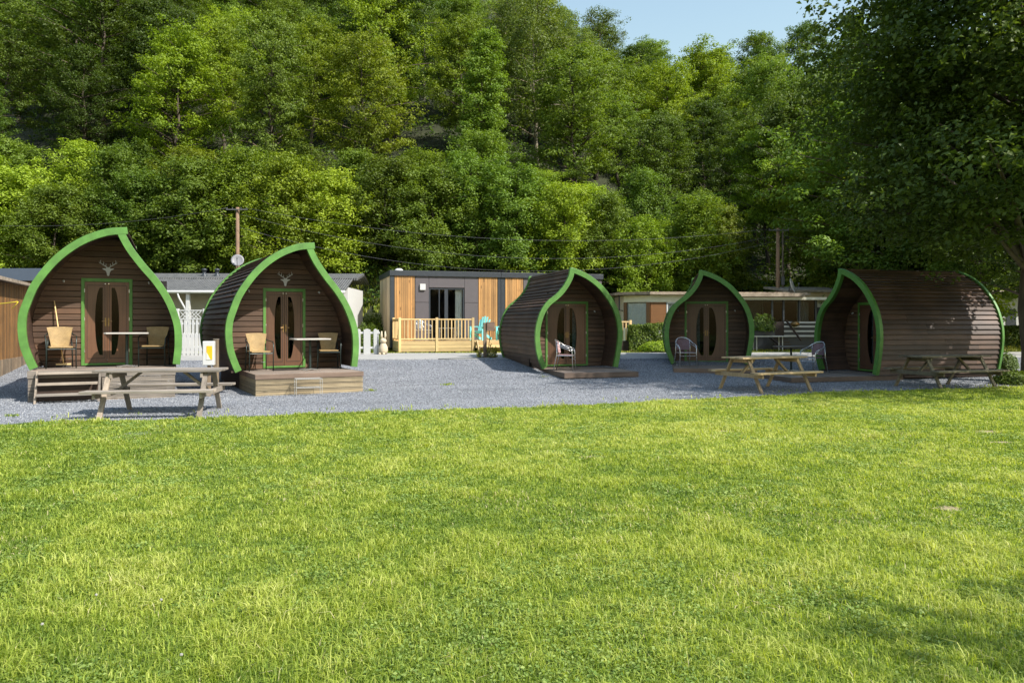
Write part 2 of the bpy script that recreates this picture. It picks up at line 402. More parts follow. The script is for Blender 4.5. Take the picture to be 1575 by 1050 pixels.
# hill
hx = np.linspace(-170, 170, 171); hy = np.concatenate([np.linspace(37.6, 60, 30), np.linspace(61, 210, 90)])
HX, HY = np.meshgrid(hx, hy); HZ = hgt(HX, HY) - .05 + .8 * (vnoise(HX, HY, 5, 9) - .5) * sstep(40, 50, HY)
V = np.stack([HX.ravel(), HY.ravel(), HZ.ravel()], 1); nx = len(hx)
j, i = np.meshgrid(np.arange(len(hy) - 1), np.arange(nx - 1), indexing='ij'); a = (j * nx + i).ravel()
o = npmesh('hill', V, quads=np.stack([a, a + 1, a + nx + 1, a + nx], 1), mat=M['hill'], smooth=True); o['kind'] = 'structure'

# bare soil patches in the lawn
SOIL = [(1520, 666, .26, .07), (1541, 682, .18, .03), (1458, 785, .12, .035), (908, 705, .2, .04), (1112, 665, .16, .05), (210, 668, .3, .1), (250, 656, .4, .09)]
SW = []
for px, py, rx, ry in SOIL:
    x, y = gpt(px, py); SW.append((x, y, rx, max(ry * 2.2, .05)))
mb = MB()
for x, y, rx, ry in SW[:5]:
    n = 26; ph = random.Random(int(x * 100)).random() * 6
    pts = [(x + rx * math.cos(t) * (1 + .22 * math.sin(3*t + ph) + .1 * math.sin(7*t)), y + ry * math.sin(t) * (1 + .25 * math.sin(2*t + ph) + .1 * math.sin(5*t))) for t in [2*math.pi*k/n for k in range(n)]]
    mb.add([(a, b, .018) for a, b in pts], [tuple(range(n))])
tag(mb.build('soil', M['soil']), kind='structure')

# ------------------------------------------------------------------ grass blades (uncountable: one object)
def blades(name, X, Y, Z, H, Wd, lean, V, mat, seed=1):
    g = np.random.default_rng(seed); n = len(X)
    a = g.random(n) * 2 * np.pi; fa = a + np.pi/2 + g.normal(0, .5, n)
    dx, dy = np.cos(a) * Wd / 2, np.sin(a) * Wd / 2
    lx, ly = np.cos(fa) * lean * H, np.sin(fa) * lean * H
    P = np.zeros((n, 5, 3), np.float32)
    P[:, 0] = np.stack([X - dx, Y - dy, Z - .01], 1); P[:, 1] = np.stack([X + dx, Y + dy, Z - .01], 1)
    k = .42
    P[:, 2] = np.stack([X + dx * .85 + lx * k * .6, Y + dy * .85 + ly * k * .6, Z + H * .58], 1)
    P[:, 3] = np.stack([X - dx * .85 + lx * k * .6, Y - dy * .85 + ly * k * .6, Z + H * .58], 1)
    P[:, 4] = np.stack([X + lx, Y + ly, Z + H * np.clip(1.05 - lean * .35, .35, 1)], 1)
    b = (np.arange(n) * 5)[:, None]
    return npmesh(name, P.reshape(-1, 3), quads=b + np.array([0,1,2,3]), tris=b + np.array([3,2,4]), mat=mat, attr={'v': np.repeat(V, 5)})
g = np.random.default_rng(11)
N = 1200000
D = g.uniform(2.1, 19.5, N); X = g.uniform(-1, 1, N) * (.86 * D + 2.2)
stray = (g.random(N) < .03) & (vnoise(X, D, .35, 61) > .72) & (D < edge(X) + 1.1)
keep = (D < edge(X) + .12 * g.random(N) - .02) | stray
for x, y, rx, ry in SW: keep &= (((X - x) / rx) ** 2 + ((D - y) / ry) ** 2) > .25 + 1.2 * g.random(N) ** 2
X, D = X[keep], D[keep]
for px, py, r in ((688,592,.12),(571,601,.08),(835,579,.1),(905,566,.15),(20,640,.1)):
    cx_, cy_ = gpt(px, py); m_ = int(500 * r); X = np.concatenate([X, cx_ + g.normal(0, r * .6, m_)]); D = np.concatenate([D, cy_ + g.normal(0, r * .5, m_)])
n = len(X)
fine_ = vnoise(X, D, .07, 25); big = vnoise(X, D, 1.9, 21); mid = vnoise(X, D, .55, 22); sm = vnoise(X, D, .16, 23); lng = vnoise(X, D, 4.5, 24)
tuft = (.6 * mid + .4 * sm)
Hh = (.022 + .075 * tuft ** 2.4 + .022 * (fine_ - .4) + .010 * sstep(8, 3, D)) * g.uniform(.5, 1.3, n)
tall = g.random(n) < .012; Hh = np.where(tall, Hh * 1.8, Hh)
nearedge = sstep(.45, .0, edge(X) - D); Hh = Hh * (1 + .7 * nearedge * vnoise(X, D, .4, 30))
Wb = (.0026 + .00078 * D) * g.uniform(.7, 1.3, n)
ln = np.clip(g.normal(.95, .4, n), .1, 2.0)
fine_ = vnoise(X, D, .07, 25); val = .26 * big + .40 * mid + .16 * lng - .26 + .46 * sm + .32 * fine_ + g.normal(0, .2, n)
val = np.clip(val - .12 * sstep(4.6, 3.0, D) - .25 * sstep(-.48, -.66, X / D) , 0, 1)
val = np.where(g.random(n) < .008 + .07 * sstep(.68, .9, vnoise(X, D, .8, 66)), 1, np.minimum(val, .93))
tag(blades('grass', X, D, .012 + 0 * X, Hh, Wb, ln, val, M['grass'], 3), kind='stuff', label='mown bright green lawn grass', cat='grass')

# low clover and plantain leaves between the blades
N = 260000; Dc = g.uniform(2.2, 15, N); Xc = g.uniform(-.84, .84, N) * Dc
kp = (Dc < edge(Xc) - .1) & (vnoise(Xc, Dc, .5, 71) * .6 + vnoise(Xc, Dc, .13, 72) * .5 > .66); Xc, Dc = Xc[kp], Dc[kp]; n = len(Xc)
LEAVES_ = (Xc, Dc)

# grey slate chippings lying on the gravel bed
N = 170000
D = g.uniform(10.6, 26.2, N); k = g.uniform(-.8, .8, N); X = k * D
keep = (D > edge(X) - .05 - .35 * (g.random(N) < .12) * g.random(N)) & (D < road_front(X) + .1 - .35 * g.random(N)); X, D = X[keep], D[keep]; n = len(X)
for px, py, rx_, ry_ in ((210, 668, .3, .25), (250, 656, .4, .25)):
    cx_, cy_ = gpt(px, py); X = np.concatenate([X, cx_ + g.normal(0, rx_ * .5, 1400)]); D = np.concatenate([D, cy_ + g.normal(0, ry_ * .45, 1400)])
n = len(X)
S = g.uniform(.007, .016, n) * (1 + .03 * (D - 12)); Z = hgt(X, D) + S * .25
O = np.array([[1,0,0],[0,1,0],[-1,0,0],[0,-1,0],[0,0,.7],[0,0,-.6]], np.float32)
ang = g.random(n) * 6.283; ca, sa = np.cos(ang), np.sin(ang); P = np.zeros((n, 6, 3), np.float32)
jx = g.uniform(.6, 1.3, (n, 6, 3)) * O[None]
P[:, :, 0] = (jx[:, :, 0] * ca[:, None] - jx[:, :, 1] * sa[:, None] * .7) * S[:, None] + X[:, None]
P[:, :, 1] = (jx[:, :, 0] * sa[:, None] + jx[:, :, 1] * ca[:, None] * .7) * S[:, None] + D[:, None]
tl = g.normal(0, .35, (n, 1)); P[:, :, 2] = (jx[:, :, 2] + jx[:, :, 0] * tl) * S[:, None] + Z[:, None]
T = np.array([[0,1,4],[1,2,4],[2,3,4],[3,0,4],[1,0,5],[2,1,5],[3,2,5],[0,3,5]])
vv = np.clip(g.normal(.5, .27, n) + .30 * (vnoise(X, D * 3.2, 2.4, 81) - .5), 0, 1)
tag(npmesh('gravel', P.reshape(-1, 3), tris=(np.arange(n) * 6)[:, None, None] * np.ones((1, 8, 1), int) + T[None], mat=M['stones'], attr={'v': np.repeat(vv, 6)}) if False else
    npmesh('gravel', P.reshape(-1, 3), tris=((np.arange(n) * 6)[:, None, None] + T[None]).reshape(-1, 3), mat=M['stones'], attr={'v': np.repeat(vv, 6)}),
    kind='stuff', label='loose blue grey slate chippings over the yard', cat='gravel')

# rough verge and bank grass behind the road
N = 90000
X = g.uniform(-34, 34, N); Y = g.uniform(29.0, 44, N)
keep = (Y > road_back(X) + .1) & (vnoise(X, Y, 1.4, 41) > .28); X, Y = X[keep], Y[keep]
bank = sstep(34.5, 37, Y)
Hh = (.07 + .5 * bank * vnoise(X, Y, 2.2, 42)) * g.uniform(.6, 1.3, len(X))
tag(blades('tall_grass', X, Y, hgt(X, Y) - .04, Hh, .03 + .03 * bank, g.uniform(.2, .9, len(X)), np.clip(vnoise(X, Y, 1.5, 43) * 1.2 - .1 + g.normal(0, .2, len(X)), 0, 1), M['tallgrass'], 5),
    kind='stuff', label='rough tall grass on the bank behind the road', cat='grass')

# ------------------------------------------------------------------ leaves, trees, hedges
def leaf_cards(cen, nrm, size, g, fold=.25):
    """folded diamond leaves: returns verts (n*4,3), tris"""
    n = len(cen); nrm = nrm / np.linalg.norm(nrm, axis=1, keepdims=True)
    r = g.normal(size=(n, 3)); u = np.cross(nrm, r); u /= np.linalg.norm(u, axis=1, keepdims=True); v = np.cross(nrm, u)
    s = size[:, None]
    P = np.zeros((n, 4, 3), np.float32)
    P[:, 0] = cen - u * s * .62; P[:, 2] = cen + u * s * .62
    P[:, 1] = cen + v * s * .38 + nrm * s * fold; P[:, 3] = cen - v * s * .38 + nrm * s * fold
    b = (np.arange(n) * 4)[:, None]
    return P.reshape(-1, 3), np.concatenate([b + np.array([0,1,2]), b + np.array([0,2,3])])
Xc, Dc = LEAVES_; n = len(Xc); g = np.random.default_rng(15)
vs, tr = leaf_cards(np.stack([Xc, Dc, .018 + .028 * g.random(n)], 1), np.stack([g.normal(0, .4, n), g.normal(0, .4, n) - .15, np.ones(n)], 1), (.010 + .0012 * Dc) * g.uniform(.6, 1.5, n), g, .15)
tag(npmesh('clover_leaves', vs, tris=tr, mat=M['clover'], attr={'v': np.repeat(g.random(n), 4)}), kind='stuff', label='low clover and weed leaves among the lawn grass', cat='clover')
def crown_points(seed, R_, H, z0, nb, per, cr, shape='round', flat=.6, sub=9):
    """boughs run from the stem to tips on an uneven envelope; small leaf tufts sit along the outer part of each bough"""
    g = np.random.default_rng(seed); cl = []; C_, N_, V_ = [], [], []
    lob = g.random(6) * 6.28
    for i in range(nb):
        t = (i + g.random()) / nb; t = t ** (.85 if shape == 'round' else 1.0)
        a = i * 2.39996 + g.normal(0, .35)
        if shape == 'round': env = math.sin(math.pi * min(max(.16 + t * .78, 0), 1)) ** .65
        elif shape == 'cone': env = (1 - t) ** .75 * .95 + .1
        else: env = (1 - .55 * t ** 2.2) * (1 if t > .1 else .85)
        env *= 1 + .22 * math.sin(2 * a + lob[0]) + .16 * math.sin(3 * a + lob[1] + 4 * t) + .12 * math.sin(9 * t + lob[2])
        rr = R_ * env * (1.12 - .55 * g.random() ** 1.2)
        tip = np.array([rr * math.cos(a), rr * math.sin(a), z0 + H * t]); up = .42 if shape != 'bush' else .8
        base = np.array([0, 0, max(tip[2] - rr * up - .3, z0 * .7)]); cl.append(tuple(tip))
        bright = g.random()
        for j in range(sub):
            f = 1 - .62 * (j / sub) ** .9 if sub > 1 else 1
            c = base + (tip - base) * f + np.array([0, 0, .25 * math.sin(math.pi * f)]) + g.normal(0, 1, 3) * np.array([.34, .34, .20]) * cr * (1.25 - .3 * f)
            rad = cr * g.uniform(.26, .60); m = max(6, int(per * (rad / (cr * .47)) ** 2 * g.uniform(.6, 1.25)))
            d = g.normal(size=(m, 3)); d /= np.linalg.norm(d, axis=1, keepdims=True)
            q = g.random(m) ** .5
            p = d * q[:, None] * np.array([rad, rad, rad * flat]) + c
            ou = tip - base; ou = ou / np.linalg.norm(ou)
            C_.append(p); N_.append(d * .55 + np.array([0, 0, .75]) + ou * .35 + g.normal(0, .5, (m, 3)))
            V_.append(np.clip(bright * .35 + g.random() * .25 + g.random(m) * .4, 0, 1))
    return np.concatenate(C_), np.concatenate(N_), np.concatenate(V_), cl, g
def make_tree(name, label, cat, seed, Rr, H, z0, nc, per, cr, ls, leaf, bark, shape='round', trunk_r=.2, flat=.5, limbs=14, lean=0, group=None, sub=9, off=(0, 0), sc=(1, 1)):
    t = thing(name, label, cat, group=group)
    P, Nn, V, cl, g = crown_points(seed, Rr, H - z0, z0, nc, per, cr, shape, flat, sub)
    P[:, 0] = P[:, 0] * sc[0] + off[0] * sstep(0, z0 + 1.5, P[:, 2]); P[:, 1] = P[:, 1] * sc[1] + off[1] * sstep(0, z0 + 1.5, P[:, 2])
    cl = [(c[0] * sc[0] + off[0], c[1] * sc[1] + off[1], c[2]) for c in cl]
    vs, tr = leaf_cards(P, Nn, ls * g.uniform(.6, 1.3, len(P)), g)
    npmesh('crown', vs, tris=tr, mat=leaf, parent=t, attr={'v': np.repeat(V, 4)})
    mb = MB(); top = H * .86; n = 9
    pts = [(lean * (i / n) ** 1.5 + .12 * math.sin(i * 1.7 + seed), .12 * math.cos(i * 1.3 + seed), -.4 + (top + .4) * i / n) for i in range(n + 1)]
    rad = [trunk_r * (1.25 if i == 0 else 1) * (1 - .9 * (i / n)) + .015 for i in range(n + 1)]
    mb.tube([(a, b, c) for a, b, c in pts], rad, 9)
    rnd = random.Random(seed)
    for c in rnd.sample(cl, min(limbs, len(cl))):
        hz = max(min(c[2] - .25 * math.hypot(c[0], c[1]) - .3, top * .95), z0 * .6 + .2); f = (hz + .4) / (top + .4) * n; i = min(int(f), n - 1)
        b = Vector(pts[i]).lerp(Vector(pts[i + 1]), f - i); e = Vector(c); m = b.lerp(e, .5) + Vector((0, 0, .25 + .1 * rnd.random()))
        r0 = (rad[i]) * .45; mb.tube([b, m, e], [r0, r0 * .6, .012], 6)
    mb.build('trunk', bark, t, smooth=True)
    return t
def leaf_box(x0, x1, y0, y1, z0, z1, n, ls, seed, rnd=.12, top=None):
    """leaves over the faces of a clipped hedge with an uneven skin"""
    g = np.random.default_rng(seed); P = g.random((n, 3)); sx, sy, sz = x1 - x0, y1 - y0, z1 - z0
    f = g.random(n); ar = np.array([sx * sz, sx * sz, sx * sy * 1.5, sy * sz, sy * sz]); cs = np.cumsum(ar / ar.sum()); k = np.searchsorted(cs, f)
    dp = g.random(n) ** 2 * .16
    P[:, 1] = np.where(k == 0, dp / sy, np.where(k == 1, 1 - dp / sy, P[:, 1])); P[:, 2] = np.where(k == 2, 1 - dp / sz, P[:, 2])
    P[:, 0] = np.where(k == 3, dp / sx, np.where(k == 4, 1 - dp / sx, P[:, 0]))
    nn = np.array([[0,-1,.4],[0,1,.4],[0,0,1],[-1,0,.4],[1,0,.4]])[k] + g.normal(0, .6, (n, 3))
    Q = np.stack([x0 + P[:, 0] * sx, y0 + P[:, 1] * sy, z0 + P[:, 2] * sz], 1)
    Q += rnd * (np.stack([vnoise(Q[:, 0] + 9 * i, Q[:, 2] + Q[:, 1], .5, 50 + i) for i in range(3)], 1) - .5) * 2
    return Q, nn, g
def hedge(name, label, cat, x0, x1, y0, y1, h, n, ls, seed, mat, rz=0, loc=None):
    z = gz((x0 + x1) / 2, (y0 + y1) / 2); t = thing(name, label, cat, ((x0 + x1) / 2, (y0 + y1) / 2, z), rz)
    hx_, hy_ = (x1 - x0) / 2, (y1 - y0) / 2
    Q, nn, g = leaf_box(-hx_, hx_, -hy_, hy_, .02, h, n, ls, seed)
    vs, tr = leaf_cards(Q, nn, ls * g.uniform(.6, 1.3, n), g)
    npmesh('foliage', vs, tris=tr, mat=mat, parent=t, attr={'v': np.repeat(g.random(n), 4)})
    mb = MB()
    for i in range(7):
        x = -hx_ * .85 + 1.7 * hx_ * i / 6; mb.tube([(x, 0, -.1), (x + .05, .03, h * .5), (x - .06, -.02, h * .85)], [.03, .02, .01], 6)
    mb.build('stem', M['bark'], t)
    return t
def shrub(name, label, cat, x, y, r, h, n, ls, seed, mat, group=None, z=None):
    t = thing(name, label, cat, (x, y, gz(x, y) if z is None else z), 0, group)
    g = np.random.default_rng(seed); d = g.normal(size=(n, 3)); d /= np.linalg.norm(d, axis=1, keepdims=True); d[:, 2] = abs(d[:, 2])
    q = g.random(n) ** .35; P = d * q[:, None] * np.array([r, r, h * .95]) + np.array([0, 0, .03])
    P[:, :2] *= (1 + .3 * (vnoise(d[:, 0] * 3 + P[:, 2], d[:, 1] * 3, .7, seed) - .5))[:, None]
    P[:, 2] *= .75 + .5 * vnoise(P[:, 0], P[:, 1], r * .5, seed + 1)
    vs, tr = leaf_cards(P, d + g.normal(0, .5, (n, 3)) + np.array([0, 0, .4]), ls * g.uniform(.6, 1.3, n), g)
    npmesh('foliage', vs, tris=tr, mat=mat, parent=t, attr={'v': np.repeat(g.random(n), 4)})
    mb = MB()
    for i in range(7):
        a = i * .9; mb.tube([(.04 * math.cos(a), .04 * math.sin(a), -.08), (r * .35 * math.cos(a), r * .35 * math.sin(a), h * .5), (r * .6 * math.cos(a), r * .6 * math.sin(a), h * .78)], [.014, .01, .005], 5)
    mb.build('stem', M['bark'], t)
    return t

# ------------------------------------------------------------------ camping pods
def crv(pts, step=.06):            # smooth curve through points, evenly resampled
    P = [Vector((p[0], p[1])) for p in pts]; P = [P[0] * 2 - P[1]] + P + [P[-1] * 2 - P[-2]]; out = []
    for i in range(1, len(P) - 2):
        for k in range(12):
            t = k / 12; a, b, c, d = P[i-1:i+3]
            out.append(.5 * ((2*b) + (c-a)*t + (2*a-5*b+4*c-d)*t*t + (3*b-a-3*c+d)*t**3))
    out.append(P[-2]); L = [0]
    for a, b in zip(out, out[1:]): L.append(L[-1] + (b - a).length)
    n = max(2, round(L[-1] / step)); xs = np.interp(np.linspace(0, L[-1], n + 1), L, [p.x for p in out]); ys = np.interp(np.linspace(0, L[-1], n + 1), L, [p.y for p in out])
    return list(zip(xs, ys))
A_L = [((x - 492.5) / 248 * .93, (752 - y) / 248 * 1.07) for x, y in [(150,752),(130,710),(105,640),(95,560),(100,490),(120,430),(150,360),(190,300),(240,240),(300,185),(370,137),(440,103),(520,78),(612,68)]]
A_R = [((x - 492.5) / 248 * .93, (752 - y) / 248 * 1.07) for x, y in [(880,740),(890,660),(890,580),(880,520),(850,440),(810,370),(760,305),(700,240),(640,165),(602,100),(597,84)]]
B_L = [((x - 671) / 243.7, (775 - y) / 243.7 * 1.02) for x, y in [(395,775),(360,690),(345,610),(342,530),(355,450),(385,370),(430,310),(500,255),(550,200),(590,130),(603,70)]]
B_R = [((x - 671) / 243.7, (775 - y) / 243.7 * 1.02) for x, y in [(962,772),(980,690),(995,600),(1000,520),(990,440),(960,350),(910,270),(840,190),(750,125),(660,85),(607,71)]]
def offs(line, d):                 # offset to the right of travel for d > 0
    out = []
    for i, p in enumerate(line):
        a = Vector(line[max(i-1, 0)]); b = Vector(line[min(i+1, len(line)-1)]); t = (b - a).normalized(); out.append((p[0] + t.y * d, p[1] - t.x * d))
    return out
def strip(mb, line, d0, d1, y0, y1):  # band following a profile line, between two offsets
    a = offs(line, d0); b = offs(line, d1); n = len(line); vs = []
    for i in range(n): vs += [(a[i][0], y0, a[i][1]), (b[i][0], y0, b[i][1]), (b[i][0], y1, b[i][1]), (a[i][0], y1, a[i][1])]
    fs = [(0,1,2,3), (4*n-4, 4*n-1, 4*n-2, 4*n-3)]
    for i in range(n-1):
        for k in range(4): fs.append((i*4+k, i*4+(k+1) % 4, (i+1)*4+(k+1) % 4, (i+1)*4+k))
    mb.add(vs, fs)
def plate(mb, outer, holes, y0, y1):
    """flat xz plate with holes, thickness y0..y1"""
    bm = bmesh.new(); loops = []
    for lp in [outer] + holes:
        vs = [bm.verts.new((x, 0, z)) for x, z in lp]; loops.append(vs)
        for i in range(len(vs)): bm.edges.new((vs[i], vs[(i+1) % len(vs)]))
    bmesh.ops.triangle_fill(bm, edges=bm.edges[:], use_beauty=True, use_dissolve=False)
    bm.verts.index_update(); co = [v.co.copy() for v in bm.verts]; tr = [tuple(v.index for v in f.verts) for f in bm.faces]; n = len(co)
    fs = list(tr) + [tuple(i + n for i in f[::-1]) for f in tr]
    for vs in loops:
        ix = [v.index for v in vs]
        for i in range(len(ix)): a, b = ix[i], ix[(i+1) % len(ix)]; fs.append((a, b, b + n, a + n))
    mb.add([(c.x, y0, c.z) for c in co] + [(c.x, y1, c.z) for c in co], fs); bm.free()

def boards_wall(mb, L, Rr, zmax, y0, y1, row, inset, opening=None):
    lz = [p[1] for p in L]; lx = [p[0] for p in L]
    rz_ = [p[1] for p in Rr]; rx = [p[0] for p in Rr]
    il = lambda z: np.interp(z, lz, lx) + inset; ir = lambda z: np.interp(z, rz_, rx) - inset
    z = 0.0; rnd = random.Random(3)
    if opening: row = (opening[2] - .035) / round((opening[2] - .035) / row)
    while z < zmax - .02:
        a, b = z + .004, min(z + row, zmax) - .004; dy = rnd.uniform(0, .003)
        ch = .012
        def slab(x00, x10, x01, x11):
            if x10 - x00 < .03: return
            mb.add([(x00,y0+ch-dy,a),(x10,y0+ch-dy,a),(x10,y0-dy,a+ch*.8),(x00,y0-dy,a+ch*.8),(x01,y0-dy,b-.002),(x11,y0-dy,b-.002),(x11,y1,b),(x01,y1,b),(x10,y1,a),(x00,y1,a)],
                   [(0,1,2,3),(3,2,5,4),(4,5,6,7),(7,6,8,9),(9,8,1,0),(0,3,4,7,9),(1,8,6,5,2)])
        l0, l1, r0, r1 = float(il(a)), float(il(b)), float(ir(a)), float(ir(b))
        if r1 - l1 < .05: break
        if opening and z < opening[2] - .05: slab(l0, opening[0], l1, opening[0]); slab(opening[1], r0, opening[1], r1)
        else: slab(l0, r0, l1, r1)
        z += row
def oval_half(s, xi, wd, z0, z1):  # outline of a half-oval window; straight edge at xi, bulge wd outward (sign s)
    n = 14; pts = [(s * xi, z0), (s * xi, z1)]
    cz, hz = (z0 + z1) / 2, (z1 - z0) / 2
    for i in range(n + 1):
        t = -1 + 2 * i / n; t = -t; pts.append((s * (xi + .035 + (wd - .035) * math.sqrt(max(1 - (t * .97) ** 2, 0))), cz + hz * t * .995))
    return pts
STAG_HEAD = [(0,-.165),(.022,-.15),(.03,-.09),(.052,-.045),(.10,-.02),(.115,.0),(.075,.004),(.045,.0),(.03,.03),(-.03,.03),(-.045,.0),(-.075,.004),(-.115,.0),(-.10,-.02),(-.052,-.045),(-.03,-.09),(-.022,-.15)]
def stag(mb, cx, cz, y):
    mb.prism([(cx + a, cz + b) for a, b in STAG_HEAD], y - .008, y + .006)
    for s in (-1, 1):
        P = lambda a, b: (cx + s * a, y - .001 + .0015 * (a * 10 % 1), cz + b)
        mb.tube([P(.02,.02), P(.05,.05), P(.10,.08), P(.145,.115), P(.155,.15), P(.14,.185)], [.012,.012,.011,.01,.008,.004], 6)
        mb.tube([P(.10,.08), P(.085,.12), P(.095,.155)], [.009,.007,.003], 6)
        mb.tube([P(.145,.11), P(.172,.12), P(.178,.145)], [.008,.006,.003], 6)
        mb.tube([P(.05,.05), P(.04,.085), P(.045,.11)], [.008,.006,.003], 6)

def make_pod(label, typ, X, Y, th, zf, L, rec, curtain=None, emblem=False):
    z0 = gz(X, Y); t = thing('camping_pod', label, 'cabin', (X, Y, z0), th, 'teardrop camping pods')
    dz = zf - z0
    def B(mb, name, mat, parent=None, **k):
        mb.v = [(p[0], p[1], p[2] + dz) for p in mb.v]; return mb.build(name, M[mat], parent or t, **k)
    Lc, Rc = (crv(A_L), crv(A_R)) if typ == 'A' else (crv(B_L), crv(B_R))
    # clapboard shell
    for side, cv_, sg in (('L', A_L if typ == 'A' else B_L, 1), ('R', A_R if typ == 'A' else B_R, -1)):
        pass
    mb = MB(); rnd = random.Random(int(X * 10))
    for cv_, sg in ((A_L if typ == 'A' else B_L, 1), (A_R if typ == 'A' else B_R, -1)):
        ln = crv(cv_, .138)
        pass
        o1 = offs(ln, sg * .035); 
        lo_out = offs(ln, sg * .012); hi_out = offs(ln, sg * .055); inn = offs(ln, sg * .075)
        for i in range(len(ln) - 1):
            a, b, c, d = lo_out[i], hi_out[i+1], inn[i+1], inn[i]; j = rnd.uniform(-.003, .003); cuts = [.06] + sorted(rnd.sample([.9, 1.5, 2.1, 2.7, 3.2], rnd.choice([0, 1, 1, 2]))) + [L - .06]
            for y0, y1 in [(p_ + .002, q_ - .002) for p_, q_ in zip(cuts, cuts[1:])]: mb.add([(a[0]+j,y0,a[1]),(b[0]+j,y0,b[1]),(c[0],y0,c[1]),(d[0],y0,d[1]),(a[0]+j,y1,a[1]),(b[0]+j,y1,b[1]),(c[0],y1,c[1]),(d[0],y1,d[1])],
                   [(0,1,2,3),(7,6,5,4),(0,4,5,1),(1,5,6,2),(2,6,7,3),(3,7,4,0)])
    B(mb, 'cladding', 'clad')
    # green edge trims, front and rear
    for y0, y1, wd in ((-.05, .062, .135), (L - .062, L + .02, .055)):
        mb = MB(); strip(mb, Lc, -.012 if y0 < 0 else -.02, wd, y0, y1); B(mb, 'rim', 'green', bevel=.006)
        mb = MB(); strip(mb, Rc, .012 if y0 < 0 else .02, -wd, y0 + .004, y1 - .004); B(mb, 'rim', 'green', bevel=.006)
    # walls
    if typ == 'A': fw, dh, zmax, ow, gx, gw = .50, 1.93, 2.80, .43, .085, .15
    else: fw, dh, zmax, ow, gx, gw = .69, 2.0, 2.80, .60, .085, .235
    mb = MB(); boards_wall(mb, Lc, Rc, zmax, rec, rec + .03, .128, .085, (-ow, ow, dh)); B(mb, 'front_wall', 'wall')
    mb = MB(); boards_wall(mb, Lc, Rc, zmax, L - .12, L - .09, .128, .085); B(mb, 'back_wall', 'wall')
    # floor slab and skids
    xl, xr = Lc[0][0] + .06, Rc[0][0] - .06
    mb = MB(); mb.box(xl, xr, rec - .03, L - .12, -.07, -.005); B(mb, 'floor', 'darkwood')
    for x in (xl + .22, xr - .3):
        mb = MB(); mb.box(x, x + .1, .15, L - .25, -dz - .03, -.07); B(mb, 'skid', 'darkwood')
    # dark lining and backing added to block light leaks, then the door frame
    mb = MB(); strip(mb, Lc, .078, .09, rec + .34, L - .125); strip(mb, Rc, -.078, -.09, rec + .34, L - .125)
    mb.prism([(x_, z_) for x_, z_ in offs(Lc, .08)] + [(x_, z_) for x_, z_ in offs(Rc, -.08)][::-1], L - .16, L - .13); B(mb, 'light_seal_lining', 'dark')
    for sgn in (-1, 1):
        mb = MB(); mb.box(min(sgn*(ow+.01), sgn*1.2), max(sgn*(ow+.01), sgn*1.2), rec + .031, rec + .05, .01, 1.9 if typ == 'A' else 1.5); B(mb, 'light_seal_backing', 'dark')
    mb = MB(); mb.box(-.62, .62, rec + .031, rec + .05, dh - .01, 2.28); B(mb, 'light_seal_backing', 'dark')
    f = .065; y = rec - .022
    mb = MB(); mb.box(-fw, -fw + f, y, y + .05, .02, dh); mb.box(fw - f, fw, y, y + .05, .02, dh); mb.box(-fw + f, fw - f, y + .001, y + .049, dh - f * 1.15, dh - .001); mb.box(-fw + f, fw - f, y + .001, y + .049, .021, .02 + f * .7)
    B(mb, 'door_frame', 'green', bevel=.004)
    dw = fw - f - .004
    for s in (-1, 1):
        z0_, z1_ = .02 + f * .7 + .005, dh - f * 1.15 - .005
        mb = MB(); out = [(s*.004, z0_), (s*dw, z0_), (s*dw, z1_), (s*.004, z1_)]
        hole = oval_half(s, gx, gw, z0_ + .17, z1_ - .12)
        plate(mb, out, [hole], y + .018, y + .055)
        door = B(mb, 'door', 'door')
        mb = MB(); xa, xb = sorted((s*.045, s*(dw-.045)))
        for q in (0, 1):
            zz_ = (z0_ + .10, z1_ - .075)[q]; mb.box(xa, xb, y + .013, y + .0175, zz_ - .006, zz_ + .006)
        for xx_ in (xa, xb): mb.box(xx_ - .005, xx_ + .005, y + .0135, y + .0175, z0_ + .107, z1_ - .082)
        B(mb, 'moulding', 'darkwood', door)
        mb = MB(); mb.prism(hole, y + .034, y + .040); B(mb, 'window', 'glass', door)
        mb = MB(); mb.box(s*.03 - .014, s*.03 + .014, y + .004, y + .018, .88, 1.06)
        mb.tube([(s*.03, y + .002, .99), (s*.03, y - .03, .99), (s*.05, y - .035, .99), (s*.10, y - .034, .985)], .008, 6); B(mb, 'handle', 'brass', door)
        mb = MB(); mb.tube([(s*.035, y + .018, dh - f*1.15 - .045), (s*.035, y - .01, dh - f*1.15 - .045)], .011, 8); B(mb, 'latch', 'steel', door)
        for hz in (.3, 1.0, 1.62):
            mb = MB(); mb.tube([(s*(dw + .004), y + .004, hz), (s*(dw + .004), y + .004, hz + .075)], .009, 6); B(mb, 'hinge', 'steel', door)
    if curtain:
        for s, a, b in curtain:
            mb = MB(); n = 16; vs = []
            for i in range(n + 1):
                x = s * (a + (b - a) * i / n); vs += [(x, y + .085 + .014 * math.sin(i * 1.9), .22), (x, y + .085 + .014 * math.sin(i * 1.9), 1.85)]
            mb.add(vs, [(2*i, 2*i+2, 2*i+3, 2*i+1) for i in range(n)]); B(mb, 'curtain', 'curtain', smooth=True)
    # porch lamps
    for s in (-1, 1):
        mb = MB(); lx = s * (.83 if typ == 'A' else .9); lz = 1.86 if typ == 'A' else 1.7
        mb.tube([(lx, rec, lz), (lx, rec - .03, lz)], .022, 10); mb.tube([(lx, rec - .03, lz), (lx + .008, rec - .055, lz - .03)], .014, 8); B(mb, 'porch_lamp', 'white', smooth=True)
    if emblem:
        mb = MB(); stag(mb, .02, 2.15, rec - .008); B(mb, 'stag_emblem', 'emblem')
    return t

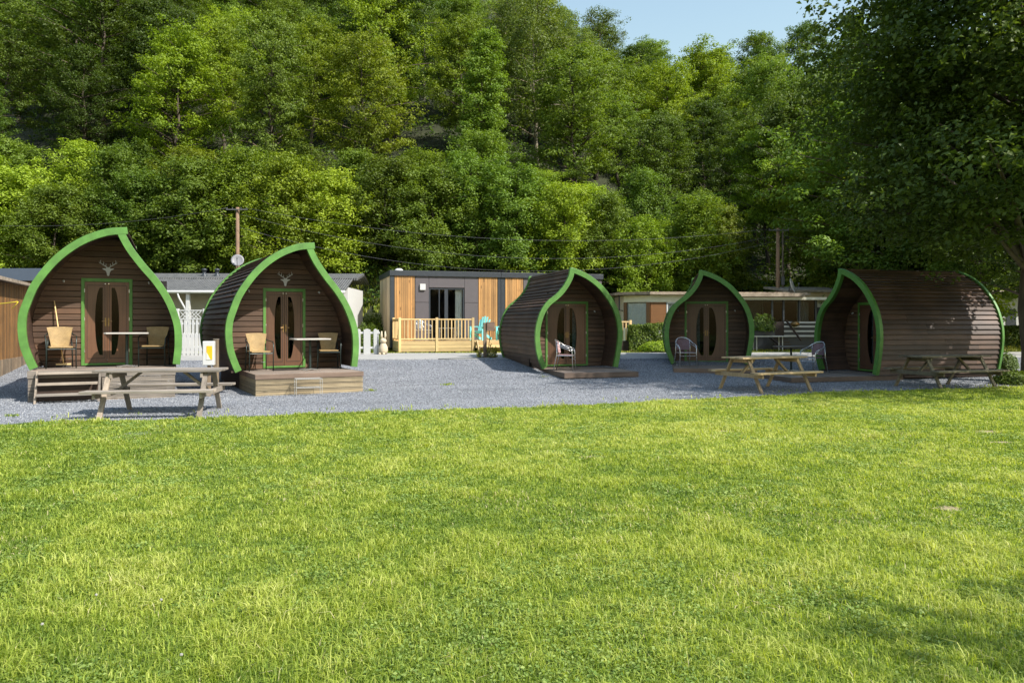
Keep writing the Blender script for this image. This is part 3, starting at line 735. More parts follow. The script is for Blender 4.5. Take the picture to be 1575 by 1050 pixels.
pod1 = make_pod('teardrop pod reached by wooden steps, a broom leaning on its front wall', 'A', -8.527, 15.59, R(24.3), 0.608, 4.4, 1.05, None, True)
pod2 = make_pod('teardrop pod with a stag emblem and a white wire stand before its deck', 'A', -4.989, 17.15, R(29.1), .458, 4.5, 1.05, None, True)
pod3 = make_pod('sunlit teardrop pod with a pale pink chair on its low deck, beside the larch cabin', 'B', 1.974, 21.944, R(15.1), .222, 4.25, 1.1, [(1, .2, .36)])
pod4 = make_pod('shaded teardrop pod facing the lawn with a mauve chair at its door', 'B', 6.143, 23.345, R(-10.7), .261, 4.3, 1.1, [(-1, .2, .36)])
pod5 = make_pod('teardrop pod lying side-on under the maple, its planked flank facing the lawn', 'B', 9.414, 21.04, R(-75.7), .152, 4.0, .95, [(-1, -.02, .2), (1, .05, .56)])

# ------------------------------------------------------------------ decks
def loc2w(X, Y, th, lx, ly): return X + lx * math.cos(th) - ly * math.sin(th), Y + lx * math.sin(th) + ly * math.cos(th)
def deck(label, X, Y, th, x0, x1, y0, y1, top, side, fh=.09, mat='deckx', steps=None, fmat='fascia'):
    z0 = gz(X, Y); t = thing('timber_deck', label, 'deck', (X, Y, z0), th, 'timber decks in front of the pods'); tz = top - z0
    mb = MB(); y = y0 + .03; n = max(2, round((y1 - y0 - .03) / .142)); st = (y1 - y0 - .03) / n
    for i in range(n): mb.box(x0 + .03, x1 - .03, y + i * st + .003, y + (i + 1) * st - .003, tz - .028, tz + .0015 * (i % 3))
    mb.build('deck_boards', M[mat], t, bevel=.003)
    mb = MB(); mb.box(x0, x1, y0, y0 + .03, tz - fh, tz + .004); mb.box(x0, x0 + .03, y0 + .03, y1, tz - fh, tz + .004); mb.box(x1 - .03, x1, y0 + .03, y1, tz - fh, tz + .004)
    mb.build('fascia', M[fmat], t, bevel=.004)
    if tz - fh > .08:
        rows = max(1, round((tz - fh) / .125)); rh = (tz - fh) / rows
        segs = [(x0 + .012, x1 - .012)] if not steps else [(x0 + .012, steps[0]), (steps[1], x1 - .012)]
        for kd in ['left', 'right'] + segs:
            mb = MB()
            for r in range(rows):
                a, b = r * rh + .003 - (.06 if r == 0 else 0), (r + 1) * rh - .003; dy = .004 * (r % 2)
                for q in range(4):          # shallow machined grooves
                    qa = a + (b - a) * q / 4; qb = a + (b - a) * (q + 1) / 4 - .006
                    if kd == 'left': mb.box(x0 + .012 + dy, x0 + .06, y0 + .0605, y1, qa, qb)
                    elif kd == 'right': mb.box(x1 - .06, x1 - .012 - dy, y0 + .0605, y1, qa, qb)
                    else: mb.box(kd[0], kd[1], y0 + .012 + dy, y0 + .06, qa, qb)
            mb.build('side_board', M[side], t)
    else:
        mb = MB(); mb.box(x0 + .1, x1 - .1, y0 + .1, y1 - .1, -.05, tz - .03); mb.build('bearer', M['darkwood'], t)
    if steps:
        sx0, sx1 = steps; mb = MB(); mb.box(sx0 - .02, sx1 + .02, y0 + .07, y0 + .1, 0, tz - fh); mb.build('shade_panel', M['darkwood'], t)  # dark panel standing in for the shade behind the open treads
        for x in (sx0 + .03, sx1 - .03):
            mb = MB(); mb.bar((x, y0 - .02, tz - .02), (x, y0 - .34, -.04), .035, .12, (0, 1, 0)); mb.build('stringer', M['greyslp'], t)
        for k in range(3):
            yy = y0 - .05 - k * .105; zz = tz - .015 - k * .205; mb = MB(); mb.box(sx0 + .06, sx1 - .06, yy - .15, yy + .02, zz - .045, zz); mb.build('tread', M['picnicg'], t, bevel=.005)
    return t
deck('raised grey timber deck with three open steps under the first pod', -8.527, 15.59, R(24.3), -1.27, 1.38, -.50, 1.17, .606, 'greyslp', .14, steps=(-1.12, .02), fmat='greyslp')
deck('pale knotty timber deck in front of the pod with the wire stand', -4.989, 17.15, R(29.1), -1.03, 1.34, -.92, 1.17, .452, 'sleeper', .10)
deck('low brown deck with a pale pink chair on its corner', 1.974, 21.944, R(15.1), -.98, 1.2, -1.5, 1.05, .20, 'sleeper', .14)
deck('low shaded brown deck under the pod facing the lawn', 6.143, 23.345, R(-10.7), -1.12, 1.22, -1.75, 1.05, .235, 'sleeper', .13)
deck('low shaded deck at the mouth of the side-on pod', 9.414, 21.04, R(-75.7), -1.08, 1.12, -2.55, .9, .14, 'sleeper', .12)

# ------------------------------------------------------------------ picnic tables
def make_picnic(label, X, Y, th, mt, ml, L=2.0, H=.78):
    t = thing('picnic_table', label, 'picnic table', (X, Y, gz(X, Y)), th, 'picnic tables on the gravel'); rnd = random.Random(int(X * 7))
    mb = MB()
    for i in range(5):
        y = -.36 + i * .146; j = rnd.uniform(-.012, .012); mb.box(-L/2 + j, L/2 + j, y, y + .138, H - .036 + rnd.uniform(-.002, .002), H + rnd.uniform(-.002, .002))
    mb.build('table_top', M[mt], t, bevel=.005)
    for s in (-1, 1):
        mb = MB(); yb_ = s * .70
        for q in (-1, 1): mb.box(-L/2 + .01 * q, L/2 + .01 * q, yb_ + q * .068 - .064, yb_ + q * .068 + .064, .42, .46)
        mb.build('bench', M[mt], t, bevel=.005)
    for sx in (-1, 1):
        x = sx * (L/2 - .24)
        for s in (-1, 1):
            mb = MB(); mb.bar((x, s * .26, H - .05), (x, s * .70, -.03), .042, .08, (1, 0, 0)); mb.build('leg', M[ml], t, bevel=.004)
        mb = MB(); mb.bar((x + .05 * sx, -.78, .375), (x + .05 * sx, .78, .375), .045, .09); mb.build('crossbeam', M[ml], t, bevel=.004)
        mb = MB(); mb.bar((x - .05 * sx, -.34, H - .09), (x - .05 * sx, .34, H - .09), .04, .08); mb.build('top_batten', M[ml], t)
        mb = MB(); mb.bar((x - .03 * sx, 0, .40), (x - .42 * sx, 0, H - .05), .04, .07, (0, 1, 0)); mb.build('brace', M[ml], t)
    return t
make_picnic('weathered silver-grey picnic table in front of the pod with steps', -6.0, 12.85, R(8), 'picnicg', 'picnicgz', 2.02, .765)
make_picnic('yellowish picnic table between the pod facing the lawn and the side-on pod', 5.88, 17.4, R(25), 'picnicy', 'picnicyz', 1.95)
make_picnic('dull mossy picnic table standing against the flank of the side-on pod', 10.42, 18.0, R(17), 'picnico', 'picnico', 2.1)

# ------------------------------------------------------------------ chairs and small tables
def make_rattan():
    t = thing('rattan_chair', 'x', 'chair', group='honey rattan chairs on the pod decks')
    mb = MB(); n = 12; vs = []; fs = []
    for j in range(7):
        v = j / 6; hw = .165 + .075 * v ** 1.3; z = .45 + .40 * v + .0 
        for i in range(n + 1):
            u = -1 + 2 * i / n; vs.append((u * hw, .19 + .09 * v - .045 * u * u + (.0), z + .018 * (1 - u * u) * v))
    m = len(vs); vs += [(a, b + .022, c) for a, b, c in vs]
    for j in range(6):
        for i in range(n): a = j*(n+1)+i; fs += [(a, a+1, a+n+2, a+n+1), (m+a, m+a+n+1, m+a+n+2, m+a+1)]
    for i in range(n): fs += [(i, m+i, m+i+1, i+1), (6*(n+1)+i, 6*(n+1)+i+1, m+6*(n+1)+i+1, m+6*(n+1)+i)]
    for j in range(6): a = j*(n+1); fs += [(a, a+n+1, m+a+n+1, m+a), (a+n, m+a+n, m+a+2*n+1, a+2*n+1)]
    mb.add(vs, fs); mb.build('backrest', M['rattan'], t, smooth=False)
    mb = MB(); mb.zprism([(-.21,-.22),(.21,-.22),(.235,-.1),(.215,.2),(-.215,.2),(-.235,-.1)], .425, .455); mb.build('seat', M['rattan'], t, bevel=.01)
    for s in (-1, 1):
        mb = MB(); mb.tube([(s*.27,-.22,-.005),(s*.265,-.235,.40),(s*.275,-.22,.60),(s*.285,-.12,.665),(s*.275,.08,.68),(s*.24,.24,.70),(s*.19,.29,.78)], .0125, 7); mb.build('armrest', M['dkmetal'], t, smooth=True)
        mb = MB(); mb.tube([(s*.24,.28,-.005),(s*.225,.23,.42),(s*.215,.245,.62)], .0125, 7); mb.build('leg', M['dkmetal'], t, smooth=True)
        mb = MB(); mb.tube([(s*.262,-.215,.42),(s*.225,.23,.42)], .010, 6); mb.build('seat_rail', M['dkmetal'], t)
    mb = MB(); mb.tube([(-.262,-.228,.40),(.262,-.228,.40)], .010, 6); mb.build('crossbar', M['dkmetal'], t); mb = MB(); mb.tube([(-.235,.262,.18),(.235,.262,.18)], .008, 6); mb.build('crossbar', M['dkmetal'], t)
    return t
def make_metal_chair():
    t = thing('cafe_chair', 'x', 'chair', group='metal tube armchairs')
    for (nm, mt) in (('seat', 'purple'),):
        mb = MB(); mb.zprism([(-.21,-.21),(.21,-.21),(.22,-.05),(.2,.2),(-.2,.2),(-.22,-.05)], .43, .452); mb.build('seat', M[mt], t, bevel=.008)
        mb = MB(); n = 12; vs = []
        for j in range(5):
            v = j / 4
            for i in range(n + 1):
                u = -1 + 2 * i / n; vs.append((u * (.2 + .015 * v), .235 + .05 * v - .075 * u * u, .50 + .34 * v - .03 * u * u * v))
        m = len(vs); vs += [(a, b + .012, c) for a, b, c in vs]; fs = []
        for j in range(4):
            for i in range(n): a = j*(n+1)+i; fs += [(a, a+1, a+n+2, a+n+1), (m+a, m+a+n+1, m+a+n+2, m+a+1)]
        mb.add(vs, fs); mb.build('backrest', M[mt], t, smooth=True)
    mb = MB(); mb.tube([(-.275,-.2,.62),(-.285,-.05,.675),(-.265,.1,.72),(-.215,.2,.80),(-.12,.27,.862),(0,.295,.878),(.12,.27,.862),(.215,.2,.80),(.265,.1,.72),(.285,-.05,.675),(.275,-.2,.62)], .0125, 7); mb.build('back_frame', M['steel'], t, smooth=True)
    for s in (-1, 1):
        mb = MB(); mb.tube([(s*.275,-.2,.62),(s*.262,-.235,.56),(s*.255,-.24,.42),(s*.27,-.26,-.005)], .0125, 7); mb.build('leg', M['steel'], t, smooth=True)
        mb = MB(); mb.tube([(s*.215,.2,.80),(s*.225,.21,.45),(s*.25,.30,-.005)], .0125, 7); mb.build('leg', M['steel'], t, smooth=True)
        mb = MB(); mb.tube([(s*.262,-.235,.54),(s*.275,-.13,.60),(s*.25,.05,.655),(s*.222,.19,.70)], .010, 6); mb.build('armrest', M['steel'], t, smooth=True)
    mb = MB(); mb.tube([(-.255,-.24,.425),(.255,-.24,.425),(.225,.21,.425),(-.225,.21,.425),(-.255,-.24,.425)], .011, 6); mb.tube([(-.26,-.248,.33),(.26,-.248,.33)], .008, 6); mb.build('seat_frame', M['steel'], t)
    return t
def on_pod(p, lx, ly):             # a point on a pod's deck in world space
    X, Y = p.location.x, p.location.y; return loc2w(X, Y, p.rotation_euler.z, lx, ly)
ch = make_rattan(); used1 = [False]
def put(src, flag, x, y, z, rz, label, scale=1.0):
    o = src if not flag[0] else copy_tree(src); flag[0] = True
    o.location = (x, y, z); o.rotation_euler = (0, 0, rz); o['label'] = label; o.scale = (scale,) * 3; return o
z1, z2, z3, z4, z5 = .610, .456, .204, .239, .144
for p, lx, ly, z, rz, lab in ((pod1, -.83, .55, z1, 10, 'rattan chair in front of the leaning broom on the deck with steps'),
                              (pod1, .96, .6, z1, -14, 'rattan chair beyond the small table on the deck with steps'),
                              (pod2, -.70, .48, z2, 4, 'rattan chair by the door frame on the knotty deck, in sunlight'),
                              (pod2, .93, .52, z2, -12, 'rattan chair behind the small table on the knotty deck')):
    x, y = on_pod(p, lx, ly); put(ch, used1, x, y, z, p.rotation_euler.z + R(rz), lab)
mc = make_metal_chair(); used2 = [False]
x, y = on_pod(pod3, -.58, -.42); c3_ = put(mc, used2, x, y, z3, R(15) + R(62), 'pale pink metal armchair on the low deck of the sunlit pod')
x, y = on_pod(pod4, -.75, -.9); put(mc, used2, x, y, z4, R(8), 'mauve metal armchair at the door of the shaded pod facing the lawn')
x, y = gpt(1238, 573); put(mc, used2, 8.55, 21.2, z5, R(-62), 'mauve metal armchair beside the small table at the side-on pod')
for chn in c3_.children:           # the first of them has a paler pink weave
    if chn.name.split('.')[0] in ('seat', 'backrest'):
        chn.data = chn.data.copy(); chn.data.materials[0] = M['pink']
def make_pedestal(label, x, y, z, rz, tw, td, h, top='tabletop', leg='dkmetal'):
    t = thing('side_table', label, 'table', (x, y, z), rz, 'small pedestal tables on the decks')
    mb = MB(); mb.zprism([(-tw/2,-td/2+.05),(-tw/2+.05,-td/2),(tw/2-.05,-td/2),(tw/2,-td/2+.05),(tw/2,td/2-.05),(tw/2-.05,td/2),(-tw/2+.05,td/2),(-tw/2,td/2-.05)], h - .03, h); mb.build('table_top', M[top], t, bevel=.006)
    mb = MB(); mb.tube([(0,0,.03),(0,0,h-.03)], .03, 10); mb.box(-.16,.16,-.16,.16,h-.045,h-.031); mb.build('pillar', M[leg], t, smooth=False)
    mb = MB()
    for a in (45, 135, 225, 315): mb.bar((0,0,.035), (.27*math.cos(R(a)), .27*math.sin(R(a)), .012), .05, .022)
    mb.build('foot', M['steel'], t)
    return t
x, y = on_pod(pod1, .42, .42); make_pedestal('small pedestal table with a thin pale top on the deck with steps', x, y, z1, pod1.rotation_euler.z, .85, .62, .74)
x, y = on_pod(pod2, .38, .10); make_pedestal('small pedestal table with a thin pale top on the knotty deck', x, y, z2, pod2.rotation_euler.z, .85, .62, .74)
make_pedestal('small grey table on the gravel behind the yellowish picnic table', 8.25, 22.1, gz(8.25, 22.1), R(20), .85, .7, .74, 'greyslp', 'dkmetal')
# broom against the front wall of the first pod
x, y = on_pod(pod1, -1.02, .93); t = thing('broom', 'wooden-handled broom leaning on the pod wall behind a rattan chair', 'broom', (x, y, z1), pod1.rotation_euler.z)
mb = MB(); mb.tube([(.22,-.16,.06),(.02,.07,1.42)], .013, 8); mb.build('handle', M['pinez'], t, smooth=True)
mb = MB(); mb.box(.08,.36,-.20,-.14,.05,.085); mb.build('head', M['pine'], t, bevel=.005)
mb = MB()
for i in range(28): xx = .09 + .0095 * i; mb.bar((xx, -.17, .052), (xx + .003, -.18 - .01 * (i % 3), .003), .006, .03)
mb.build('bristles', M['black'], t)
# white wire stand before the knotty deck
x, y = on_pod(pod2, .02, -1.2); t = thing('wire_stand', 'pale two-shelf wire stand on the gravel against the knotty deck', 'stand', (x, y, gz(x, y)), pod2.rotation_euler.z - R(6))
for z_, w_, d_ in ((.36, .27, .14), (.17, .25, .13)):
    mb = MB(); mb.tube([(-w_,-d_,z_),(w_,-d_,z_),(w_,d_,z_),(-w_,d_,z_),(-w_,-d_,z_)], .007, 5)
    for i in range(15): xx = -w_ + 2*w_*(i+.5)/15; mb.tube([(xx,-d_,z_),(xx,d_,z_)], .0045, 4)
    mb.build('shelf', M['greywire'], t)
for sx in (-1, 1):
    for sy in (-1, 1):
        mb = MB(); mb.tube([(sx*.27, sy*.14, -.01), (sx*.27, sy*.14, .36)], .007, 5); mb.build('leg', M['greywire'], t)

# ------------------------------------------------------------------ larch and grey cabin with its deck
TH = R(16.5); CX, CY = -5.1, 31.5
def vboards(mb, u0, u1, y0, y1, z0, z1, wd=.145):
    n = max(1, round((u1 - u0) / wd)); w_ = (u1 - u0) / n
    for i in range(n): mb.box(u0 + i*w_ + .005, u0 + (i+1)*w_ - .005, y0 - .004 * (i % 2), y1, z0, z1)
cab = thing('holiday_cabin', 'flat-roofed cabin clad in golden larch and grey panels with glass doors', 'cabin', (CX, CY, .4), TH)
mb = MB(); mb.box(0, 9.6, 3.72, 3.84, .12, 3.15); mb.box(9.48, 9.6, .0, 3.72, .12, 3.15); mb.box(.06, 9.48, .1, 3.72, .12, .22); mb.box(4.72, 4.8, .13, 3.7, .22, 3.1); mb.build('wall', M['greypanel'], cab)
mb = MB(); n = 26
for i in range(n): mb.box(-.022, .06, .02 + i*3.8/n + .004, .02 + (i+1)*3.8/n - .004, .12, 3.15)
mb.build('end_wall', M['larchp'], cab)
for u0, u1 in ((.14, 1.02), (3.79, 4.66), (5.0, 5.84)):
    mb = MB(); mb.box(u0, u1, .02, .11, .2, 3.15); mb.build('larch_panel_backing', M['anthra'], cab)
    mb = MB(); vboards(mb, u0 + .01, u1 - .01, -.01, .018, .2, 3.15, .097); mb.build('larch_panel', M['larch'], cab)
for u0, u1, z0, z1 in ((1.03, 1.61, 2.045, 3.15), (1.03, 1.61, .2, 2.03), (1.62, 3.17, 2.68, 3.15), (3.18, 3.78, 2.045, 3.15), (3.18, 3.78, .2, 2.03), (5.85, 6.6, 2.045, 3.15), (5.85, 6.6, .2, 2.03), (6.61, 9.47, .2, 3.15)):
    mb = MB(); mb.box(u0, u1, -.005, .1, z0, z1); mb.build('grey_panel', M['greypanel'], cab, bevel=.004)
for u0, u1, y_ in ((-.03, .135, -.03), (4.67, 4.80, -.012), (4.815, 4.99, -.012)):
    mb = MB(); mb.box(u0, u1, y_, .1, .12, 3.15); mb.build('corner_post', M['anthra'], cab)
mb = MB(); mb.box(-.06, 4.80, -.07, 3.9, 3.151, 3.38); mb.build('roof', M['anthra'], cab, bevel=.008)
mb = MB(); mb.box(4.812, 9.66, -.07, 3.9, 3.151, 3.38); mb.build('roof', M['anthra'], cab, bevel=.008)
mb = MB(); mb.lathe([(.0, .17), (.09, .165), (.17, .12), (.2, .05), (.2, 0)], 14); mb.build('roof_vent', M['white'], cab, smooth=True, loc=(.5, 1.2, 3.38))
gd = MB(); gd.box(1.62, 1.68, .03, .09, .45, 2.67); gd.box(3.11, 3.17, .03, .09, .45, 2.67); gd.box(1.68, 3.11, .031, .089, 2.60, 2.67); gd.box(1.68, 3.11, .031, .089, .45, .52); gd.box(2.05, 2.09, .04, .08, .52, 2.6); gd.box(2.30, 2.45, .035, .085, .52, 2.6)
gdo = gd.build('glass_doors', M['anthra'], cab)
mb = MB(); mb.box(1.68, 3.11, .055, .062, .52, 2.6); mb.build('pane', M['glassc'], gdo)
mb = MB(); n = 20; vs = []
for i in range(n + 1): u = 2.80 + .3 * i / n; vs += [(u, .17 + .025 * math.sin(i * 1.7), .45), (u, .17 + .025 * math.sin(i * 1.7), 2.62)]
mb.add(vs, [(2*i, 2*i+2, 2*i+3, 2*i+1) for i in range(n)]); mb.build('curtain', M['curtainw'], cab, smooth=True)
mb = MB(); mb.box(1.22, 1.46, -.08, -.006, 2.56, 2.82); mb.build('wall_lamp', M['white'], cab, bevel=.01)

dk = thing('raised_deck', 'new pine deck with baluster railing in front of the larch cabin', 'deck', (CX, CY, .4), TH)
mb = MB()
for i in range(12): mb.box(.08, 5.9, -1.75 + i*.142 + .003, -1.75 + (i+1)*.142 - .003, .40, .43)
mb.build('deck_boards', M['pine'], dk)
mb = MB()
for r in range(3):
    mb.box(.1, 3.16, -1.79, -1.755, .01 + r*.135, .135 + r*.135); mb.box(3.2, 5.9, -1.79, -1.755, .15 + r*.14 if r else .15, .145 + r*.14 if r > 1 else .27 if r == 0 else .28) if False else None
    mb.box(.06, .098, -1.752, -.1, .01 + r*.135, .135 + r*.135)
for r in (1, 2): mb.box(3.2, 5.9, -1.79, -1.755, .01 + r*.135, .135 + r*.135)
mb.build('skirt_board', M['pine'], dk)
mb = MB(); mb.box(3.35, 5.2, -2.15, -1.80, .16, .20); mb.box(3.35, 5.2, -1.85, -1.81, .02, .155); mb.build('step', M['pine'], dk)
mb = MB(); mb.bar((3.28, -1.82, .42), (3.28, -2.15, -.02), .04, .14, (0,1,0)); mb.build('stringer', M['pine'], dk)
posts = [(.1, -.12), (.12, -1.77), (1.62, -1.77), (3.12, -1.77)]
for (u, v) in posts: mb = MB(); mb.box(u - .05, u + .05, v - .05, v + .05, 0 if v < -1 else .43, 1.38); mb.build('post', M['pinez'], dk, bevel=.006)
for a, b in ((posts[0], posts[1]), (posts[1], posts[2]), (posts[2], posts[3])):
    A_ = Vector((a[0], a[1], 0)); B_ = Vector((b[0], b[1], 0)); d = (B_ - A_).normalized(); A2, B2 = A_ + d*.05, B_ - d*.05
    for z_, nm in ((1.31, 'handrail'), (.52, 'bottom_rail')):
        mb = MB(); mb.bar(A2 + Vector((0,0,z_)), B2 + Vector((0,0,z_)), .07, .04); mb.build(nm, M['pine'], dk)
    n = 9
    for i in range(n):
        p = A2.lerp(B2, (i + 1) / (n + 1)); mb = MB(); mb.box(p.x - .02, p.x + .02, p.y - .02, p.y + .02, .54, 1.29); mb.build('baluster', M['pinez'], dk)

def cabw(u, v): return loc2w(CX, CY, TH, u, v)
def make_adirondack(label, x, y, z, rz):
    t = thing('slatted_armchair', label, 'chair', (x, y, z), rz, 'turquoise armchairs on the cabin deck')
    for i in range(5):
        a = -2 + i; mb = MB(); h = 1.02 - .035 * a * a
        mb.bar((a*.085, .16, .28), (a*.112, .46, h), .08, .02, (0, 1, 0)); mb.build('back_slat', M['turq'], t, bevel=.006)
    mb = MB()
    for i in range(5): mb.box(-.26, .26, -.30 + i*.1, -.21 + i*.1, .385 - i*.025, .405 - i*.025)
    mb.build('seat', M['turq'], t)
    for s in (-1, 1):
        mb = MB(); mb.box(s*.32 - .06, s*.32 + .06, -.36, .34, .56, .585); mb.build('armrest', M['turq'], t, bevel=.008)
        mb = MB(); mb.box(s*.29 - .015, s*.29 + .015, -.33, -.23, 0, .559); mb.build('leg', M['turq'], t)
        mb = MB(); mb.bar((s*.27, -.32, .35), (s*.27, .52, .05), .03, .11); mb.build('leg', M['turq'], t)
    mb = MB(); mb.bar((-.3, .30, .54), (.3, .30, .54), .03, .05); mb.build('back_rail', M['turq'], t)
    return t
x, y = cabw(3.62, -.95); make_adirondack('turquoise slatted armchair next to the deck railing', x, y, .831, R(-28))
x, y = cabw(4.72, -1.15); make_adirondack('turquoise slatted armchair half hidden by the sunlit pod', x, y, .831, R(-36))
x, y = cabw(1.2, -1.0); gc = dup(mc, (x, y, .832), R(60), 'grey metal garden chair behind the pine railing')
for chn in gc.children:
    if chn.name.split('.')[0] in ('seat', 'backrest'): chn.data = chn.data.copy(); chn.data.materials[0] = M['steel']
gc['group'] = 'seats behind the pine railing'
x, y = cabw(2.2, -.95); t = thing('garden_table', 'low grey garden table behind the pine railing', 'table', (x, y, .831), TH)
mb = MB(); mb.box(-.4,.4,-.3,.3,.5,.53); mb.build('table_top', M['steel'], t)
for sx in (-1,1):
    for sy in (-1,1): mb = MB(); mb.tube([(sx*.36,sy*.26,0),(sx*.34,sy*.24,.5)], .014, 6); mb.build('leg', M['steel'], t)

# ------------------------------------------------------------------ white mobile home behind the first two pods
mh = thing('mobile_home', 'cream mobile home with a grey profiled roof and two flues', 'mobile home', (-16.6, 29.9, .4), R(1.5))
W = 9.95
mb = MB(); mb.box(0, W, 0, 3.4, .3, 2.42); mb.build('wall', M['cream_shade'], mh)
mb = MB(); mb.box(W - .35, W + .03, -.03, 3.5, .25, 2.6); mb.build('end_wall', M['white'], mh)
mb = MB(); mb.add([(-.3,-.85,2.43),(W+.1,-.85,2.43),(W+.05,1.0,3.0),(-.3,1.0,3.0),(-.3,-.85,2.39),(W+.1,-.85,2.39),(W+.05,1.0,2.95),(-.3,1.0,2.95)], [(0,1,2,3),(7,6,5,4),(0,4,5,1),(1,5,6,2),(2,6,7,3),(3,7,4,0)])
mb.build('porch_roof', M['tiles'], mh)
mb = MB(); mb.add([(-.3,.95,3.02),(W+.25,.95,3.02),(W+.25,2.6,3.32),(-.3,2.6,3.32),(-.3,.95,2.93),(W+.25,.95,2.93),(W+.25,2.6,3.22),(-.3,2.6,3.22)], [(0,1,2,3),(7,6,5,4),(0,4,5,1),(1,5,6,2),(2,6,7,3),(3,7,4,0)])
mb.add([(-.3,2.6,3.32),(W+.25,2.6,3.32),(W+.25,4.1,2.9),(-.3,4.1,2.9)], [(0,1,2,3)]); mb.build('roof', M['tiles'], mh)
mb = MB(); mb.tube([(-.3,-.9,2.37),(W+.1,-.9,2.37)], .06, 8); mb.build('gutter', M['white'], mh, smooth=True)
mb = MB(); mb.tube([(at(271,29)+16.6,-.9,2.33),(at(271,29)+16.6+.02,-.86,2.15),(at(283,29)+16.6,-.72,1.55),(at(283,29)+16.6,-.70,.1)], .04, 7); mb.build('downpipe', M['white'], mh, smooth=True)
for px in (210, 285, 352):
    u = at(px, 29.2) + 16.6; mb = MB(); mb.box(u, u + .14, -.8, -.66, 0, 2.38); mb.build('porch_post', M['white'], mh)
for px, h_ in ((317.5, .34), (337, .34)):
    u = at(px, 31.8) + 16.6; mb = MB(); mb.lathe([(.13,0),(.13,.06),(.075,.09),(.075,h_-.1),(.11,h_-.09),(.11,h_-.03),(.04,h_)], 12); mb.build('flue', M['anthra'], mh, smooth=True, loc=(u, 1.7, 3.13))
for u in (5.55, 8.0):
    mb = MB(); mb.box(u, u + .9, -.03, .01, 1.15, 2.05); fr = mb.build('window', M['white'], mh); mb = MB(); mb.box(u + .06, u + .84, -.045, -.031, 1.21, 1.99); mb.build('pane', M['glass'], fr)
# white fence with lattice top, picket fences
def lattice_fence(label, x0, y0, x1, y1, z, seg=2):
    L = math.hypot(x1-x0, y1-y0); t = thing('lattice_fence', label, 'fence', (x0, y0, z), math.atan2(y1-y0, x1-x0)); pw = L / seg
    for i in range(seg + 1): mb = MB(); mb.box(i*pw-.05, i*pw+.05, -.05, .05, -.1, 1.68); mb.build('post', M['white'], t, bevel=.006)
    for i in range(seg):
        mb = MB(); a, b = i*pw + .06, (i+1)*pw - .06; n = round((b-a)/.155); w_ = (b-a)/n
        for k in range(n): mb.box(a + k*w_ + .03, a + (k+1)*w_ - .03, -.012, .012, .05, 1.28)
        mb.box(a, b, .0125, .04, .25, .33); mb.box(a, b, .0125, .04, 1.1, 1.18); mb.build('board_panel', M['white'], t)
        mb = MB(); mb.box(a, b, -.02, .02, 1.29, 1.33); mb.box(a, b, -.02, .02, 1.60, 1.64); z0_, z1_ = 1.33, 1.60; s_ = z1_ - z0_; k = -1
        u = a
        while u + s_ <= b + .01:
            mb.bar((u, -.008, z0_), (u + s_, -.008, z1_), .028, .010, (0,1,0)); mb.bar((u + s_, .008, z0_), (u, .008, z1_), .028, .010, (0,1,0)); u += s_ / 2
        mb.build('lattice_panel', M['white'], t)
    return t
lattice_fence('white board fence with a diamond lattice top under the mobile home porch', at(232, 27.3), 27.3, at(356, 27.3), 27.3, .4, 3)
def picket(label, x0, y0, x1, y1, z, h, pw=.09, gap=.07, wide=None, round_=False):
    L = math.hypot(x1-x0, y1-y0); t = thing('picket_fence', label, 'fence', (x0, y0, z), math.atan2(y1-y0, x1-x0), 'white picket fences along the road')
    u = 0; i = 0
    while u + pw <= L + .01:
        w_ = pw * 1.9 if wide == i else pw; mb = MB(); mb.prism([(u, .0), (u + w_, 0), (u + w_, h - .04), (u + w_/2, h), (u, h - .04)], -.012, .012)
        mb.build('picket', M['white'], t); u += w_ + gap; i += 1
    for z_ in (h * .22, h * .8): mb = MB(); mb.box(-.02, L, .0125, .04, z_, z_ + .08); mb.build('rail', M['white'], t)
    for u in (0.05, L - .12): mb = MB(); mb.box(u, u + .07, .041, .10, -.1, h * .95); mb.build('post', M['white'], t)
    return t
picket('low white picket fence standing in front of the lattice fence', at(262, 26.6), 26.6, at(346, 26.6), 26.6, gz(-12, 26.6), .82, .10, .045)
picket('short white picket fence beside the garden ornament and the larch cabin', at(549, 27.6), 27.6, at(584, 27.6), 27.6, .4, .95, .13, .12, wide=1)
# garden ornament: a rabbit-like figure with upright ears
xo, yo = at(589.5, 27.5), 27.5; t = thing('garden_ornament', 'small sandy garden ornament with two upright ears at the end of the picket fence', 'garden ornament', (xo, yo, .4), R(-15))
mb = MB(); mb.lathe([(.02,0),(.13,.02),(.17,.14),(.16,.27),(.11,.38),(.085,.42)], 14); mb.build('body', M['stone'], t, smooth=True)
mb = MB(); mb.lathe([(.03,.40),(.10,.43),(.125,.50),(.10,.57),(.03,.61)], 14); mb.build('head', M['stone'], t, smooth=True)
for s in (-1, 1): mb = MB(); mb.tube([(s*.055,0,.56),(s*.075,.01,.70),(s*.07,.02,.86)], [.035,.045,.02], 8); mb.build('ear', M['stone'], t, smooth=True)
for s in (-1, 1): mb = MB(); mb.tube([(s*.07,-.10,.03),(s*.08,-.19,.035)], [.05,.035], 8); mb.build('paw', M['stone'], t, smooth=True)

# dark slate-blue fascia building at the far left
bl = thing('flat_roofed_chalet', 'long chalet with a slate-blue roof fascia behind the brown shed', 'chalet', (-26, 28.6, .4), R(0))
mb = MB(); mb.box(0, 8.35, 0, 3.2, 0, 2.75); mb.build('wall', M['shed'], bl)
mb = MB(); mb.box(-.2, 8.6, -.35, 3.4, 2.755, 3.22); mb.build('fascia', M['bluegrey'], bl, bevel=.01)
